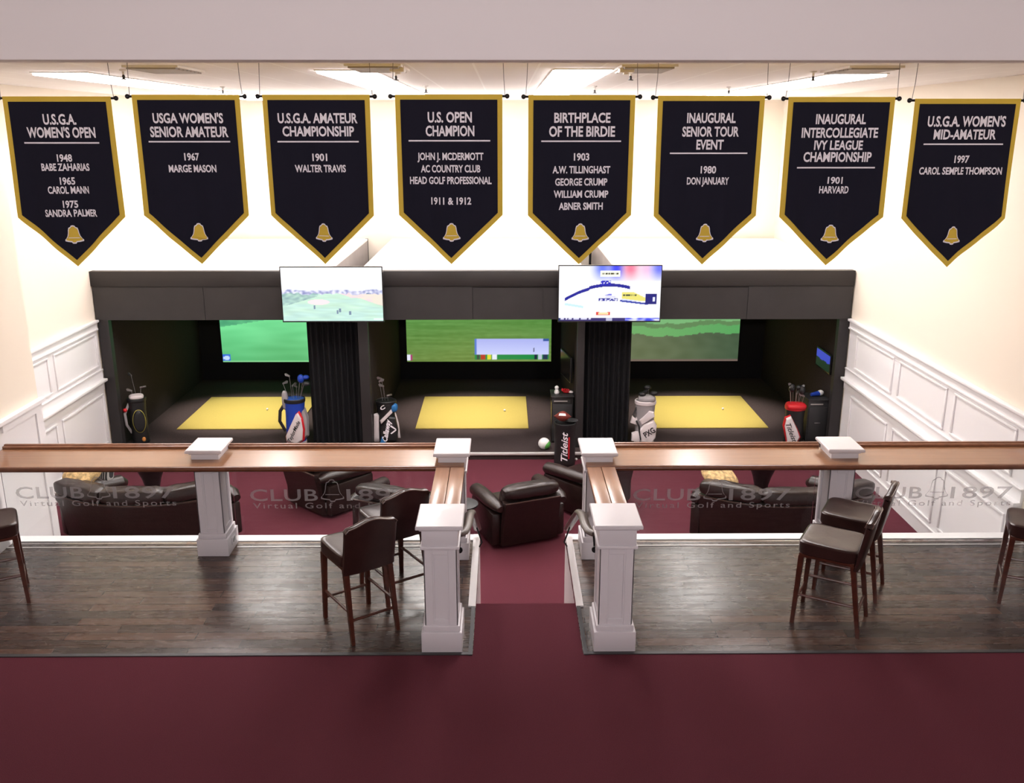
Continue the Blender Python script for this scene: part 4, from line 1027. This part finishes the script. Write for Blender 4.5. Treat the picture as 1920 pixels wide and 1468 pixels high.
bs.build('shaft', M['steel'], t); bh.build('head_cover', M['bagblack'], t)

# tall black club bin on the lounge carpet, football on it
t = thing('club_bin', 'tall black round bin with white script in front of the middle booth', 'bin', (0.985, 14.24, FL), 0)
b = MB(); b.lathe([(0.16, 0), (0.172, 0.015), (0.175, 0.06), (0.17, 0.1), (0.172, 0.66), (0.18, 0.69), (0.18, 0.72), (0.165, 0.725), (0.15, 0.70), (0.0, 0.695)], 36); b.build('body', M['bagblack'], t)
cylf = lambda a, c: Vector((0.183 * math.sin(a / 0.183), -0.183 * math.cos(a / 0.183), c))
b = MB(); lettering(b, 'Titleist', 0, 0, 0.5, 0.105, lambda a, c: cylf(-c - 0.02, 0.36 + a), shear=0.35, bold=0.015); b.build('lettering', M['letter'], t, smooth=0)
b = MB(); n = 6; b.add([cylf(0.045 + 0.025 * i / n, z) for i in range(n + 1) for z in (0.15, 0.52)], [(2 * i, 2 * i + 2, 2 * i + 3, 2 * i + 1) for i in range(n)]); b.build('stripe', M['red'], t)
t = thing('football', 'brown football lying on the black round bin', 'football', (0.94, 14.20, FL + 0.75 + 0.085), R(-8))
b = MB()
prof = [(0.085 * (math.sin(PI * i / 16) ** 1.2), -0.145 + 0.29 * i / 16) for i in range(17)]
b.lathe(prof, 22, mtx=Matrix.Rotation(R(90), 4, 'Y')); b.build('shell', M['football'], t)
b = MB(); b.pad([(-0.06, -0.02), (0.06, -0.02), (0.05, 0.02), (-0.05, 0.02)], 0, 0.004); 
for v in b.bm.verts: v.co = Matrix.Rotation(R(-35), 4, 'X') @ (v.co + Vector((0, -0.083, 0)))
b.build('lace', M['bagwhite'], t)
b = MB(); b.pillow((0, 0, 0), 0.13, 0.1, 0.012, 0.8); o = b.build('cap_visor', M['cab'], loc=(1.07, 14.30, FL + 0.738)); tag(o, 'flat black visor beside the football on the bin', 'visor')
t = thing('giant_golf_ball', 'white and green ball on the simulator floor left of the black bin', 'ball', (0.665, 14.66, BF + 0.10))
b = MB(); b.ball((0, 0, 0), 0.1, 24, 16); b.build('shell', M['ball'], t)
b = MB(); b.ball((0.012, -0.004, -0.006), 0.0945, 22, 14, 1, 1, 0.95); b.build('green_side', M['green'], t)
b = MB(); b.ball((1.19, 14.40, FL + 0.022), 0.022, 12, 8); tag(b.build('golf_ball', M['ball']), 'white golf ball at the foot of the black bin', 'golf ball')

# kiosks
def kiosk(x0, x1, y0, y1, z1, label, gloss):
    t = thing('equipment_cabinet', label, 'cabinet', ((x0 + x1) / 2, y0, BF), 0, 'black equipment cabinets')
    w2 = (x1 - x0) / 2; d = y1 - y0; h = z1 - BF
    b = MB(); b.box(-w2, w2, 0, d, 0, h, 0.008); b.build('body', M[gloss], t)
    b = MB(); b.box(-w2 + 0.02, w2 - 0.02, -0.015, 0.0, 0.04, h - 0.12, 0.004); dr = b.build('door', M['cab'], t)
    b = MB(); b.box(-0.05, 0.05, -0.028, -0.015, h * 0.45, h * 0.45 + 0.015, 0.003); b.build('handle', M['steel'], dr)
    b = MB(); b.box(-w2 - 0.01, w2 + 0.01, -0.02, d, h, h + 0.02, 0.006); b.build('top', M['cab'], t)
    b = MB(); b.box(-w2 + 0.04, w2 - 0.1, -0.006, 0, h - 0.08, h - 0.06); b.build('slot', M['grey_vent'], t)
kiosk(0.80, 1.17, 14.98, 15.4, -0.07, 'black cabinet against the wall right of the middle booth', 'gloss_black')
kiosk(5.2, 5.555, 15.02, 15.45, -0.15, 'black cabinet at the right wall of the right booth', 'cab')
t = thing('ball_dispenser', 'small white figurine-shaped dispenser on the middle cabinet', 'dispenser', (0.895, 15.15, -0.05))
b = MB(); b.lathe([(0.04, 0), (0.045, 0.02), (0.035, 0.06), (0.03, 0.07)], 18); b.build('base', M['ball'], t)
b = MB(); b.ball((0, 0, 0.1), 0.038, 16, 10); b.build('head', M['ball'], t)
t = thing('glove', 'crumpled red glove on the middle cabinet', 'glove', (1.06, 15.18, -0.05), R(-20))
b = MB(); b.pillow((0, 0, 0.035), 0.07, 0.05, 0.035, 0.8); b.build('palm', M['red'], t)
for i in range(4): 
    b = MB(); b.tube([(-0.05 + 0.033 * i, -0.01, 0.05), (-0.055 + 0.036 * i, -0.05, 0.075), (-0.05 + 0.036 * i, -0.08, 0.05 + 0.01 * i)], [0.015, 0.015, 0.011], 8); b.build('finger', M['red'], t)
b = MB(); b.pillow((0.09, -0.02, 0.03), 0.04, 0.03, 0.02, 0.8); b.build('cuff', M['bagwhite'], t)
t = thing('headcover', 'white and blue club head cover on the right cabinet', 'head cover', (5.4, 15.2, -0.118), R(15))
b = MB(); b.ball((0.06, 0, 0.05), 0.05, 16, 10, 1.2, 1, 1); b.build('crown', M['ball'], t)
b = MB(); b.tube([(0.03, 0, 0.04), (-0.12, 0, 0.03)], [0.045, 0.03], 12); b.build('sleeve', M['blue'], t)
